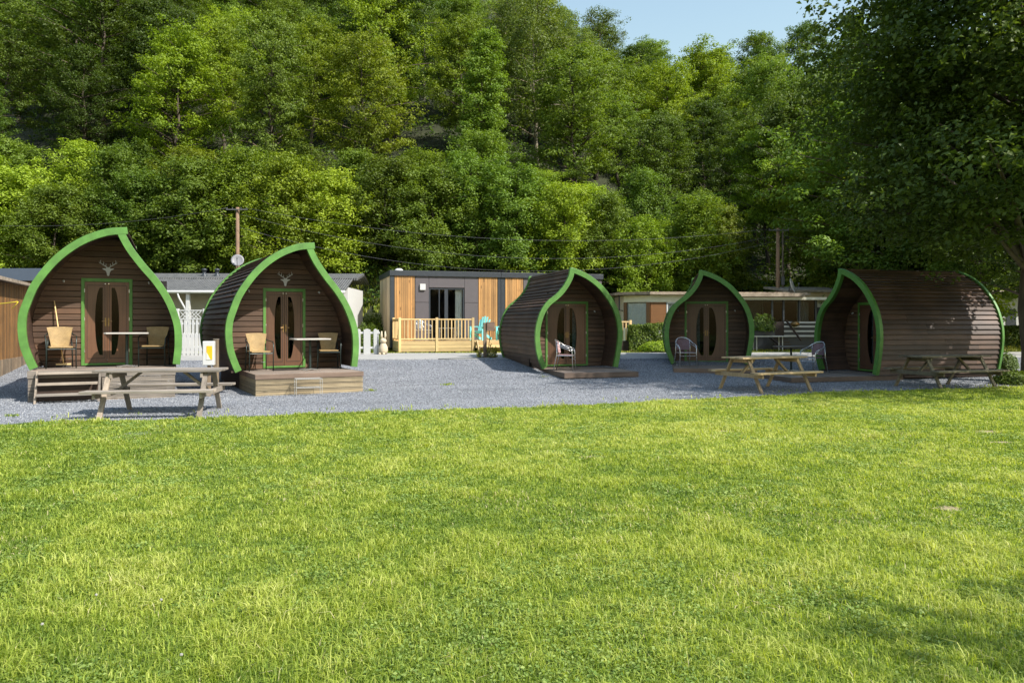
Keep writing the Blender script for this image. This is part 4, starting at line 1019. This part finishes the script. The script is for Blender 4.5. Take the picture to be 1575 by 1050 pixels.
# brown shed at the left edge
sx0, sy0, sx1, sy1 = -13.55, 18.9, -15.75, 24.5; L = math.hypot(sx1-sx0, sy1-sy0)
sh = thing('wooden_shed', 'amber board shed with a weathered roof edge beside the pod with steps', 'shed', (sx0, sy0, 0), math.atan2(sy1-sy0, sx1-sx0))
mb = MB(); n = round(L / .15)
for i in range(n): mb.box(i*L/n + .003, (i+1)*L/n - .003, -.004*(i%2), .03, .5, 2.72)
mb.build('side_wall', M['shed'], sh)
mb = MB()
for i in range(n): mb.box(i*L/n + .002, (i+1)*L/n - .002, -.02 - .004*(i%3), .028, -.1, .52)
mb.build('plinth', M['post'], sh)
mb = MB(); mb.box(0, L, .035, 3.0, -.1, 2.70); mb.build('wall', M['shed'], sh)
mb = MB(); mb.add([(-.3,-.25,2.74),(L+.1,-.25,2.70),(L+.1,3.2,3.0),(-.3,3.2,3.04),(-.3,-.25,2.84),(L+.1,-.25,2.78),(L+.1,3.2,3.08),(-.3,3.2,3.14)], [(3,2,1,0),(4,5,6,7),(0,1,5,4),(1,2,6,5),(2,3,7,6),(3,0,4,7)]); mb.build('roof', M['felt'], sh)
# yellow rope from the shed side to the first pod's rim
rx, ry = on_pod(pod1, -1.50, -.07); a = Vector((rx, ry, 1.98)); b = Vector((at(-60, 15.8), 15.8, 2.0)); 
mb = MB(); mb.tube([a.lerp(b, i/12) - Vector((0,0,.05*math.sin(math.pi*i/12))) for i in range(13)], .010, 6)
mb.tube([a + Vector((.02,0,0)), a + Vector((.0,-.01,-.04)), a + Vector((-.12,.02,-.14))], .008, 5)
tag(mb.build('rope', M['rope'], smooth=True), 'taut yellow rope tied to the rim of the pod with steps', 'rope')
# white electrical pillar with a yellow panel
D_ = 15.9; x = at(321.5, D_); t = thing('utility_pillar', 'white box with an orange-yellow panel on a short leg between the stag pods', 'utility box', (x, D_, 0), R(8))
mb = MB(); mb.box(-.112,.112,-.08,.08,.66,1.17); mb.build('body', M['white'], t, bevel=.012); mb = MB(); mb.box(-.03,.03,-.02,.04,-.1,.659); mb.build('leg', M['post'], t)
mb = MB(); mb.add([(-.03,-.086,.78),(.085,-.086,.78),(.085,-.086,1.07),(-.03,-.086,1.07),(-.03,-.0805,.78),(.085,-.0805,.78),(.085,-.0805,1.07),(-.03,-.0805,1.07)], [(0,1,2,3),(7,6,5,4),(0,4,5,1),(1,5,6,2),(2,6,7,3),(3,7,4,0)]); mb.build('panel', M['yellow'], t)
mb = MB(); mb.add([(-.03,-.090,.78),(.05,-.090,.78),(-.03,-.090,.94),(-.03,-.0865,.78),(.05,-.0865,.78),(-.03,-.0865,.94)], [(0,1,2),(5,4,3),(0,3,4,1),(1,4,5,2),(2,5,3,0)]); mb.build('panel_corner', M['cream'], t)
x = at(332.5, 16.15); t = thing('wooden_post', 'plain grey wooden post standing close behind the white pillar box', 'post', (x, 16.15, 0))
mb = MB(); mb.box(-.045,.045,-.045,.045,-.1,1.2); mb.build('shaft', M['post'], t, bevel=.006)
mb = MB(); mb.zprism([(-.05,-.05),(.05,-.05),(.05,.05),(-.05,.05)], 1.201, 1.215); mb.build('cap', M['greyslp'], t)

# post with socket box and cable by the sunlit pod
px_, py_ = gpt(747, 550); zz = gz(px_, py_)
t = thing('socket_post', 'weathered wooden post carrying a brown socket box, weeds at its foot', 'post', (px_, py_, zz), R(10))
mb = MB(); mb.box(-.08,.03,-.06,.06,-.1,1.2); mb.build('shaft', M['post'], t, bevel=.008)
mb = MB(); mb.box(.032,.30,-.10,.08,.92,1.22); mb.build('socket_box', M['fascia'], t, bevel=.008)
mb = MB(); mb.tube([(.12,-.06,.92),(.13,-.10,.7),(.09,-.1,.4),(.06,-.12,.12),(-.1,-.25,.03),(-.5,-.6,.02),(-1.0,-.7,.02),(-1.7,-.95,.015)], .012, 6); mb.build('cable', M['dkmetal'], t, smooth=True)
mb = MB(); mb.tube([(-.12+.12*math.cos(a_), -.09-.02*math.sin(3*a_), .25+.12*math.sin(a_)) for a_ in [i*.42 for i in range(30)]], .012, 6); mb.build('cable_coil', M['fascia'], t, smooth=True)
for i, (dx, dy, r_, h_) in enumerate(((.18,-.12,.13,.5),(.32,-.05,.1,.42),(-.22,-.02,.12,.3),(.05,.16,.12,.35))):
    shrub('weed', ['tall wispy weed touching the socket post', 'wispy weed a step away from the socket post', 'dry weed on the cable side of the socket post', 'small weed behind the socket post'][i], 'weed', px_+dx, py_+dy, r_, h_, 130, .05, 300+i, M['tallgrass'], 'weeds around the socket post')
x, y = cabw(5.35, -2.25); shrub('weed', 'bright yellow-green weed clump by the cabin deck step', 'weed', x, y, .22, .42, 260, .07, 309, M['tallgrass'])

# ------------------------------------------------------------------ caravans behind the pods on the right
def slabroof(mb, x0, x1, y0, y1, zf_, zb, th_): mb.add([(x0,y0,zf_),(x1,y0,zf_),(x1,y1,zb),(x0,y1,zb),(x0,y0,zf_+th_),(x1,y0,zf_+th_),(x1,y1,zb+th_),(x0,y1,zb+th_)], [(3,2,1,0),(4,5,6,7),(0,1,5,4),(1,2,6,5),(2,3,7,6),(3,0,4,7)])
cx, cy = at(1000.5, 33.5), 33.5
cv = thing('static_caravan', 'cream and brown static caravan with net curtains behind the clipped hedge', 'caravan', (cx, cy, .4), R(6))
mb = MB(); mb.box(0, 7.2, 0, 2.6, 0, .95); mb.build('lower_wall', M['white'], cv)
mb = MB(); mb.box(0.02, .72, .005, .1, .951, 2.1); mb.box(2.75, 3.2, .005, .1, .951, 2.1); mb.box(5.3, 7.2, .005, .1, .951, 2.1); mb.box(7.1, 7.2, .11, 2.6, .951, 2.1); mb.box(0, 7.2, 2.5, 2.6, .951, 2.1); mb.build('brown_panel', M['orange'], cv)
mb = MB(); mb.box(-.01, 7.2, -.01, 2.6, 2.101, 2.42); mb.build('cream_band', M['cream'], cv)
for u0, u1 in ((.74, 2.73), (3.22, 5.28)):
    mb = MB(); mb.box(u0, u1, .0, .05, .951, 1.04); mb.box(u0, u1, 0, .05, 2.02, 2.1); mb.box(u0, u0+.07, 0.001, .049, 1.04, 2.02); mb.box(u1-.07, u1, 0.001, .049, 1.04, 2.02); wn = mb.build('window', M['white'], cv, bevel=.01)
    mb = MB(); mb.box(u0+.07, u1-.07, .02, .027, 1.04, 2.02); mb.build('pane', M['glassc'], wn)
    mb = MB(); n = 44; vs = []
    for i in range(n+1): u = u0+.08+(u1-u0-.16)*i/n; vs += [(u, .10+.02*math.sin(i*2.1), 1.0), (u, .10+.02*math.sin(i*2.1), 2.06)]
    mb.add(vs, [(2*i,2*i+2,2*i+3,2*i+1) for i in range(n)]); mb.build('net_curtain', M['curtainw'], wn, smooth=True)
# slanted bay end facing the road
e0 = Vector((0,0,0)); e1 = Vector((-1.0, .9, 0)); dv = (e1-e0)
def endq(mb, s0, s1, z0, z1, th_=.05):
    a_ = e0+dv*s0; b_ = e0+dv*s1; nrm = Vector((dv.y, -dv.x, 0)).normalized()*-1; nrm = nrm if nrm.y < 0 else -nrm
    o_ = -nrm*th_; mb.add([(a_.x,a_.y,z0),(b_.x,b_.y,z0),(b_.x+o_.x,b_.y+o_.y,z0),(a_.x+o_.x,a_.y+o_.y,z0),(a_.x,a_.y,z1),(b_.x,b_.y,z1),(b_.x+o_.x,b_.y+o_.y,z1),(a_.x+o_.x,a_.y+o_.y,z1)], [(0,1,5,4),(1,2,6,5),(2,3,7,6),(3,0,4,7),(3,2,1,0),(4,5,6,7)])
mb = MB(); endq(mb, .005, 1, 0, .94); endq(mb, .005, 1, 2.105, 2.40); mb.box(-1.0, 0, .95, 2.6, 0, 2.4); mb.build('bay_wall', M['cream'], cv)
for s0_, s1_ in ((.01, .16), (.88, 1)): mb = MB(); endq(mb, s0_, s1_, .951, 2.1); mb.build('bay_post', M['orange'], cv)
mb = MB(); endq(mb, .16, .88, .96, 2.09, .01); bw = mb.build('bay_window', M['glassc'], cv)
mb = MB(); n = 24; vs = []
for i in range(n+1):
    q = e0 + dv*(.17+.7*i/n) + Vector((.06,.08+.015*math.sin(i*2),0)); vs += [(q.x,q.y,.98),(q.x,q.y,2.07)]
mb.add(vs, [(2*i,2*i+2,2*i+3,2*i+1) for i in range(n)]); mb.build('net_curtain', M['curtainw'], bw, smooth=True)
mb = MB(); mb.zprism([(-1.45, .75), (-.1, -.25), (7.4, -.25), (7.4, 2.8), (-1.45, 2.8)], 2.43, 2.52); mb.zprism([(-1.3,.8),(-.05,-.15),(7.3,-.15),(7.3,2.7),(-1.3,2.7)], 2.521, 2.56); mb.build('roof', M['felt'], cv)
mb = MB(); mb.tube([(-1.2,.9,2.42),(-1.2,.9,1.75),(-.95,1.05,1.72)], .03, 6); mb.build('downpipe', M['anthra'], cv)

# dark veranda
vx, vy = at(1128, 33.0), 33.0
vd = thing('veranda_annex', 'dark glazed veranda with striped boards and steps behind the yellowish picnic table', 'veranda', (vx, vy, .4), R(3)); VW = at(1262, 33) - vx
U = lambda px: at(px, 33) - vx
mb = MB(); mb.box(0, VW, .12, 2.5, 0, .5); mb.build('base_wall', M['anthra'], vd)
mb = MB(); mb.box(0, VW, 2.4, 2.5, .5, 2.3); mb.box(0, .08, .12, 2.4, .5, 2.3); mb.box(VW-.08, VW, .12, 2.4, .5, 2.3); mb.box(.08, VW-.08, .13, 2.4, .5, .53); mb.build('wall', M['darkwood'], vd)
mb = MB(); mb.box(-.1, VW+.3, -.15, 2.7, 2.18, 2.30); mb.build('gutter', M['cream'], vd)
mb = MB(); mb.box(-.3, U(1236), -.3, 2.9, 2.32, 2.46); mb.build('roof', M['felt'], vd)
for px in (1130, 1188, 1206, 1231, 1257): mb = MB(); mb.box(U(px), U(px)+.08, .02, .10, 1.24, 2.18); mb.build('mullion', M['anthra'], vd)
mb = MB(); mb.box(0, VW-.1, .055, .062, 1.24, 2.17); mb.build('pane', M['glass'], vd)
mb = MB(); n = 20; vs = []
for i in range(n+1): u = U(1233)+(U(1252)-U(1233))*i/n; vs += [(u,.35+.04*math.sin(i*1.4),1.25),(u,.35+.04*math.sin(i*1.4),2.12)]
mb.add(vs, [(2*i,2*i+2,2*i+3,2*i+1) for i in range(n)]); mb.build('curtain', M['curtainw'], vd, smooth=True)
for z_ in (.55, .76, .97, 1.15): mb = MB(); mb.box(U(1208), VW, .02, .08, z_, z_+.075); mb.build('white_board', M['white'], vd)
mb = MB(); mb.box(U(1150), VW, .085, .118, .5, 1.235); mb.build('parapet', M['anthra'], vd)
mb = MB(); mb.box(U(1190), U(1207), -.02, .08, .52, 1.22); mb.build('gate', M['darkwood'], vd)
mb = MB()
for k in range(4): mb.box(U(1180)+.1*k, U(1208)+.1*k*.3, -.2-.22*(3-k), .0-.22*(3-k), .08+.115*k, .12+.115*k)
mb.build('step', M['darkwood'], vd)
mb = MB(); mb.bar((U(1207),-.25,1.28),(U(1219),-1.0,.4), .05,.07); mb.bar((U(1183),-.1,.55),(U(1195),-.9,.05), .05,.12,(0,1,0)); mb.build('stair_rail', M['darkwood'], vd)
mb = MB(); mb.lathe([(.02,0),(.16,.03),(.2,.12),(.16,.21),(.02,.24)], 14, Matrix.Rotation(R(0),4,'X')); mb.build('brass_lantern', M['brass'], vd, smooth=True, loc=(U(1223), -.12, 1.0))
# annex with sloping wooden roof
ax = at(1237, 35.5)
an = thing('annex_hut', 'small hut with a sloping timber roof behind the satellite dish', 'hut', (ax, 35.4, .4), R(4))
mb = MB(); mb.box(.1, 2.9, .2, 2.4, 0, 2.55); mb.build('wall', M['cream'], an)
mb = MB(); slabroof(mb, -.9, 3.2, -.1, 2.7, 2.62, 2.9, .1); mb.build('roof', M['felt'], an)
mb = MB(); mb.box(-.1, 3.0, -.02, .15, 2.2, 2.6); mb.build('fascia', M['pine'], an)
mb = MB(); mb.box(.6, 1.3, .17, .195, .9, 1.9); mb.build('window', M['anthra'], an)
# bench table with planter in front of the veranda
bx, by = at(1181, 31.6), 31.6
t = thing('garden_table', 'long white-edged garden table with a leafy pot on it at the veranda', 'table', (bx, by, .4), R(2))
mb = MB(); mb.box(-.68,.68,-.3,.3,.58,.62); mb.build('table_top', M['white'], t)
for sx in (-1,1): mb = MB(); mb.tube([(sx*.55,-.2,0),(sx*.55,-.2,.58)], .02, 6); mb.tube([(sx*.55,.2,0),(sx*.55,.2,.58)], .02, 6); mb.build('leg', M['white'], t)
t = shrub('potted_shrub', 'leafy variegated shrub in a dark trough on the white-edged table', 'potted plant', at(1174, 31.6), 31.6, .52, .85, 1500, .07, 311, M['hedge'], z=1.18)
mb = MB(); mb.box(-.42,.42,-.2,.2,-.155,.06); mb.build('trough', M['anthra'], t)

# white caravan far right
t = thing('white_caravan', 'white caravan with an awning roof glimpsed behind the pod and maple trunk', 'caravan', (at(1524, 38), 38, gz(21, 38)), R(-2))
mb = MB(); mb.box(0, 3.2, 0, 2.2, .3, 2.0); mb.build('body', M['white'], t, bevel=.08)
mb = MB(); slabroof(mb, -.3, 3.5, -.5, 2.4, 2.05, 2.3, .08); mb.build('awning_roof', M['felt'], t)
mb = MB(); mb.box(.75, 1.25, -.02, -.001, .35, 1.35); mb.build('door', M['anthra'], t)
mb = MB(); mb.box(1.45, 2.4, -.02, -.001, .9, 1.5); mb.build('window', M['glass'], t)
for u in (.5, 2.6): mb = MB(); mb.tube([(u,.1,.28),(u,.3,.28)], .28, 14); mb.build('wheel', M['black'], t)

# hedges and shrubs
hedge('clipped_hedge', 'clipped dark hedge in front of the cream caravan', 'hedge', at(967, 31.6), at(1150, 31.6), 31.1, 31.9, 1.12, 26000, .065, 401, M['hedge'])
hedge('clipped_hedge', 'low dark hedge under the white caravan', 'hedge', at(1490, 36), at(1680, 36), 35.5, 36.4, 1.0, 12000, .09, 402, M['hedge'])
shrub('round_shrub', 'round clipped shrub behind the short picket fence', 'shrub', at(563, 31), 31, .75, 1.15, 9000, .06, 403, M['hedge'])
shrub('round_shrub', 'broad yellow-green shrub on the bank between mobile home and larch cabin', 'shrub', at(575, 34.6), 34.6, 1.3, 1.5, 9000, .08, 404, M['leafY'])
shrub('low_bush', 'dark low bush at the foot of the maple trunk', 'bush', at(1560, 19.0), 19.0, .5, .32, 2600, .06, 405, M['hedge'])
shrub('low_bush', 'pale leafy bush at the rear corner of the side-on pod', 'bush', at(1545, 22.5), 22.5, .4, .5, 2800, .05, 406, M['leafO'])
shrub('flower_clump', 'yellow-green plant clump at the foot of the clipped hedge', 'plant', at(1008, 30.7), 30.7, .7, .42, 3000, .06, 407, M['leafY'])
# wooden fence section beside the hedge
t = thing('railing', 'short pine railing between the sunlit pod and the clipped hedge', 'railing', (at(955, 31.3), 31.3, .4), R(10))
mb = MB(); mb.box(-.3,.42,-.03,.03,1.18,1.24); mb.build('handrail', M['pine'], t)
for u in (-.25,-.1,.05,.2): mb = MB(); mb.box(u,u+.05,-.02,.02,.45,1.179); mb.build('baluster', M['pinez'], t)
mb = MB(); mb.box(.36,.46,-.05,.05,0,1.28); mb.build('post', M['pinez'], t)
mb = MB(); mb.box(-.6,.5,-.02,.02,0,.42); mb.build('skirt_board', M['darkwood'], t)

# ------------------------------------------------------------------ utility poles, dishes, wires
def pole(label, x, y, top, r, arm=True, mat='pole'):
    z = gz(x, y); t = thing('utility_pole', label, 'utility pole', (x, y, z)); h = top - z
    mb = MB(); mb.tube([(0,0,-.3),(0,0,h*.5),(0,0,h)], [r*1.2, r*1.08, r*.9], 12); mb.build('shaft', M[mat], t, smooth=True)
    if arm:
        mb = MB(); mb.box(-.5,.5,-.05-r,-r,h-.14,h-.09); mb.build('crossarm', M['wire'], t)
        for s in (-.45,-.2,.2,.45): mb = MB(); mb.lathe([(.012,0),(.022,.015),(.014,.03),(.02,.05),(.008,.07)], 8); mb.build('insulator', M['wire'], t, loc=(s,-.03-r,h-.09))
    return t
P1 = (at(365.5, 35.0), 35.0, zt(319, 35.0)); P2 = (at(1196.5, 37.0), 37.0, zt(351, 37.0))
pole('tall brown pole with crossarm rising behind the mobile home', *P1, .085)
pl2 = pole('brown pole with crossarm rising behind the dark veranda', *P2, .095)
mb = MB(); mb.box(.1,.22,-.3,-.14,2.9,3.3); mb.build('meter_box', M['wire'], pl2)
pole('thin grey pole just beside the second utility pole', at(1204, 37.4), 37.4, zt(356, 37.4), .045, False, 'post')
def dish(label, x, y, z, r, aim, mast, gx_=None):
    t = thing('satellite_dish', label, 'satellite dish', (x, y, z)); q = Vector(aim).normalized().to_track_quat('Z', 'Y').to_matrix().to_4x4()
    n = 24; vs = []; prof = [(0,0),(r*.4,r*.04),(r*.75,r*.13),(r,r*.24),(r*1.0,r*.26),(r*.74,r*.16),(r*.4,r*.07),(.001,.025)]
    mb = MB(); mb.lathe(prof, n, q); mb.build('reflector', M['dish'], t, smooth=True)
    e = q @ Vector((0, 0, r*1.1)); f0 = q @ Vector((0, -r*.95, r*.2)); mb = MB(); mb.tube([f0, f0.lerp(e,.6)+Vector((0,0,-.04)), e], .012, 6); mb.tube([e, e*.85], .035, 8); mb.build('feed_arm', M['wire'], t)
    mb = MB(); b_ = q @ Vector((0,0,-.08)); mb.tube([q @ Vector((0,0,0)), b_, (b_.x, b_.y, -mast)], .02, 7); mb.build('mast', M['wire'], t)
    return t
M['dish'] = paint('dish_grey', (.2, .2, .215), .5, .08)
dish('grey satellite dish seen face-on in front of the pole by the mobile home', at(365.5, 32.6), 32.6, zt(401, 32.6), .27, (.25, -1, .35), 1.0)
M['dish'] = M['white']
dish('white satellite dish seen nearly edge-on above the veranda roof', at(1216.5, 35), 35, zt(440, 35), .36, (.85, -.5, .3), .6)
mb = MB()
def wire(a, b, sag, name_label):
    a, b = Vector(a), Vector(b); m = MB(); n = 26
    m.tube([a.lerp(b, i/n) - Vector((0,0,sag*4*(i/n)*(1-i/n))) for i in range(n+1)], .007, 5)
    return tag(m.build('overhead_wire', M['wire'], smooth=True), name_label, 'wire', 'overhead wires along the hillside')
za, zb = P1[2] - .05, P2[2] - .05
wire((P1[0]+.45, P1[1]-.14, za), (P2[0]-.45, P2[1]-.14, zb), 1.0, 'topmost overhead wire between the two poles')
wire((P1[0]+.2, P1[1]-.14, za-.3), (P2[0]-.2, P2[1]-.14, zb-.35), 1.55, 'middle overhead wire between the two poles')
wire((P1[0]+.12, P1[1]-.14, za-.9), (P2[0]-.12, P2[1]-.14, zb-.6), 1.75, 'lowest overhead wire between the two poles, sagging most')
R1 = (at(1660, 36), 36.0)
wire((P2[0]+.45, P2[1]-.14, zb), (R1[0], R1[1], zt(356, 36)), .3, 'topmost wire running behind the maple')
wire((P2[0]+.2, P2[1]-.14, zb-.35), (R1[0], R1[1], zt(370, 36)), .35, 'middle wire running behind the maple')
wire((P2[0]+.1, P2[1]-.14, zb-.6), (R1[0], R1[1], zt(380, 36)), .35, 'lowest wire running behind the maple')
wire((P1[0]-.45, P1[1]-.14, za), (at(-150, 36), 36, zt(335, 36)), .6, 'faint wire running from the tall pole beyond the brown shed')

# ------------------------------------------------------------------ small things in the lawn
rnd = random.Random(4)
fl = None
for px, py in ((148,942),(65,990),(248,950),(279,1040)):
    x, y = gpt(px, py)
    if fl is None:
        fl = thing('clover_flower', 'small white clover head standing in the lawn', 'flower', (0,0,0), 0, 'white clover heads in the lawn')
        m = MB()
        for i in range(40):
            a_ = rnd.random()*6.28; b_ = math.acos(rnd.uniform(-.5,1)); d = Vector((math.cos(a_)*math.sin(b_), math.sin(a_)*math.sin(b_), math.cos(b_))); m.bar(d*.002+Vector((0,0,.085)), d*.007+Vector((0,0,.085)), .0028, .0028)
        m.build('head', M['greywire'], fl); m = MB(); m.tube([(0,0,0),(.004,0,.05),(0,0,.085)], .0015, 4); m.build('stem', M['leafsolid'], fl)
        o = fl
    else: o = copy_tree(fl)
    o.location = (x, y, .012); o.rotation_euler = (0,0,rnd.random()*6)

# ------------------------------------------------------------------ wooded hillside: a few kinds of tree, each copied as things of their own
KINDS = {}
def kind(key, n, *a, **k):
    KINDS[key] = [make_tree('broadleaf_tree', 'x', 'tree', 100 * i + hash_(key), *a, group=None, **k) for i in range(n)]
def hash_(s): return sum(ord(c) * (i + 3) for i, c in enumerate(s)) % 997
kind('Y', 3, 4.2, 13.6, 4.0, 58, 52, 1.35, .155, M['leafY'], M['bark'], limbs=46, trunk_r=.2)
kind('M', 3, 4.3, 13.2, 3.6, 60, 52, 1.3, .155, M['leafM'], M['bark'], limbs=46, trunk_r=.2)
kind('D', 3, 4.2, 14.2, 3.8, 60, 52, 1.3, .155, M['leafD'], M['bark'], limbs=46, trunk_r=.2)
kind('O', 2, 3.6, 13.5, 4.0, 48, 42, 1.2, .145, M['leafO'], M['barkp'], limbs=44, flat=.9, trunk_r=.17)
kind('N', 2, 3.0, 13.8, 2.6, 64, 48, 1.15, .15, M['leafM'], M['bark'], shape='cone', limbs=50, flat=.5)
kind('B', 3, 2.7, 7.2, .7, 86, 44, .95, .125, M['leafM'], M['bark'], shape='bush', trunk_r=.09, limbs=26, flat=.75, sub=8)
kind('C', 2, 2.7, 7.2, .7, 86, 44, .95, .125, M['leafY'], M['bark'], shape='bush', trunk_r=.09, limbs=26, flat=.75, sub=8)
LOOK = {'Y': 'yellow-green broadleaf', 'M': 'mid-green broadleaf', 'D': 'dark green broadleaf', 'N': 'narrow pointed green tree', 'O': 'sparse olive-green tree', 'B': 'bushy green sapling', 'C': 'bushy yellow-green sapling'}
USED = set()
ANCHOR = [(-999, 'outside the frame edge'), (30, 'above the brown shed'), (110, 'above the stepped pod'), (225, 'above the lattice fence'), (330, 'above the first dish'), (400, 'above the wire-stand pod'), (520, 'above the short picket fence'), (590, 'above the cabin doors'),
          (700, 'above the turquoise chairs'), (790, 'above the sunlit pod'), (940, 'above the cream caravan'), (1030, 'above the shaded pod'), (1140, 'above the dark veranda'), (1190, 'above the second pole'), (1240, 'above the side-on pod'), (1420, 'behind the big maple'), (1590, 'outside the frame edge')]
SLOPE = [(0, 'at the slope foot'), (47, 'low on the slope'), (58, 'mid slope'), (70, 'high on the slope'), (82, 'near the ridge')]
CNT = {}
def place_tree(kd, x, y, s, g):
    src = KINDS[kd][int(g.integers(len(KINDS[kd])))]
    px = 787.5 + FPX * x / y
    an = [t for p, t in ANCHOR if px >= p][-1]; sl_ = [t for p, t in SLOPE if y >= p][-1]
    key = (kd, an, sl_); CNT[key] = CNT.get(key, 0) + 1
    zv = (.9, 1.1) if kd in 'BC' else (.88, 1.15)
    sc = (s * g.uniform(.9, 1.12), s * g.uniform(.9, 1.12), s * g.uniform(*zv))
    first = src.name not in USED
    o = src if first else copy_tree(src)
    USED.add(src.name)
    o.location = (x, y, gz(x, y) - .15); o.rotation_euler = (g.normal(0, .04), g.normal(0, .04), g.random() * 6.283); o.scale = sc
    o['label'] = LOOK[kd] + ' ' + an + ', ' + sl_; o['group'] = 'trees on the wooded hillside'; TREES.append((o, key, px, y))
TREES = []
g = np.random.default_rng(5)
# front belt of bushy young trees
x = -34.0
while x < 34:
    y = 40.5 + g.uniform(-1.2, 1.5); px = 787.5 + FPX * x / y
    s = g.uniform(.84, .98) * (1.0 if px < 800 else .84)
    if px < 1165: place_tree('C' if g.random() < .35 else 'B', x, y, s, g)
    x += g.uniform(1.9, 2.9)
x = -36.0
while x < 36:
    y = 44.5 + g.uniform(-1, 1.2); px = 787.5 + FPX * x / y
    if px < 1150: place_tree('C' if g.random() < .4 else 'B', x, y, g.uniform(.78, .92) * (1 if px < 800 else .84), g)
    x += g.uniform(3.0, 4.2)
def pick(px, y, g):
    r = g.random()
    if g.random() < .13: return 'N'
    if px < 190: return 'D' if r < .75 else 'M'
    if px < 330: return 'Y' if r < .6 else 'D'
    if px < 480: return 'Y' if r < .75 else 'M'
    if px < 640: return ('Y' if r < .55 else 'D') if y < 62 else ('M' if r < .6 else 'Y')
    if px < 800: return 'O' if r < .4 else ('Y' if r < .7 else 'M')
    if px < 930: return 'O' if r < .45 else ('M' if r < .85 else 'Y')
    if px < 1120: return 'Y' if r < .5 else ('M' if r < .75 else 'D')
    if px < 1240: return 'M' if r < .5 else ('O' if r < .75 else 'D')
    return 'D' if r < .7 else 'M'
y = 50.5
while y < 106:
    wd = .72 * y; x = -wd + g.uniform(0, 4)
    while x < wd:
        yy = y + g.uniform(-1.8, 1.8); px = 787.5 + FPX * x / yy
        if y > 92 and x < -8: break
        place_tree(pick(px, yy, g), x, yy, g.uniform(.6, .92) * (1.18 if g.random() < .18 else 1), g)
        x += g.uniform(4.8, 6.9)
    y += 5.4 if y < 66 else 6.4
# trees in the shade behind the side-on pod
for px, D_, kd, s in ((1498, 30, 'M', .8), (1590, 27, 'D', .75), (1310, 40, 'M', .8), (1340, 36, 'M', .95), (1400, 35, 'M', .75), (1455, 34.5, 'C', 1.1), (1275, 40, 'C', 1.1), (1345, 38, 'C', 1.0), (1395, 34, 'B', 1.0), (1520, 38, 'D', .9), (1590, 36, 'D', .9), (1650, 34, 'D', .9), (1215, 45, 'D', .8), (1250, 46, 'M', .85), (1180, 46, 'Y', .62), (1700, 30, 'D', .9)):
    place_tree(kd, at(px, D_), D_, s, g)
# one label each: trees that share look, backdrop and height are told apart by their order along the slope
byk = {}
for t, key, px, y in TREES: byk.setdefault(t['label'], []).append((px, t))
ORD = ['first', 'second', 'third', 'fourth', 'fifth', 'sixth', 'seventh', 'eighth', 'ninth', 'tenth', 'eleventh', 'twelfth']
for lab, L in byk.items():
    if len(L) > 1:
        L.sort(key=lambda q: q[0])
        for i, (_, t) in enumerate(L): t['label'] = ORD[min(i, 11)] + ' ' + lab if i < 12 else lab

# ------------------------------------------------------------------ the big maple on the right and its neighbour out of frame
bt = make_tree('maple_tree', 'large dark maple whose spreading crown shades the side-on pod', 'tree', 77, 4.3, 11.8, 3.8, 240, 46, 1.2, .125, M['leafB'], M['bark'], trunk_r=.29, limbs=70, flat=.5, sub=11, off=(-1.5, -1.3), sc=(1.0, 1.35))
bt.location = (13.62, 19.6, gz(13.62, 19.6))
nb = make_tree('maple_tree', 'second maple overhanging the near corner of the lawn', 'tree', 91, 3.9, 9.5, 3.0, 110, 34, 1.1, .16, M['leafB'], M['bark'], trunk_r=.25, limbs=50, flat=.5)
nb.location = (11.4, -2.4, 0)

# undergrowth on the woodland floor (uncountable)
g = np.random.default_rng(31); N = 150000
X = g.uniform(-62, 62, N); Y = 39 + 62 * g.random(N) ** 1.4; kp = (abs(X) < .8 * Y) & (vnoise(X, Y, 2.6, 91) + .35 * vnoise(X, Y, .8, 92) > .52); X, Y = X[kp], Y[kp]; n = len(X)
hmax = .3 + 1.5 * vnoise(X, Y, 1.7, 93) ** 2
P = np.stack([X, Y, hgt(X, Y) + hmax * g.random(n) ** .6], 1)
vs, tr = leaf_cards(P, np.stack([g.normal(0, .6, n), g.normal(-.3, .6, n), np.ones(n)], 1), g.uniform(.14, .30, n), g)
tag(npmesh('undergrowth', vs, tris=tr, mat=M['leafD'], attr={'v': np.repeat(g.random(n), 4)}), kind='stuff', label='low dark undergrowth covering the woodland floor', cat='undergrowth')
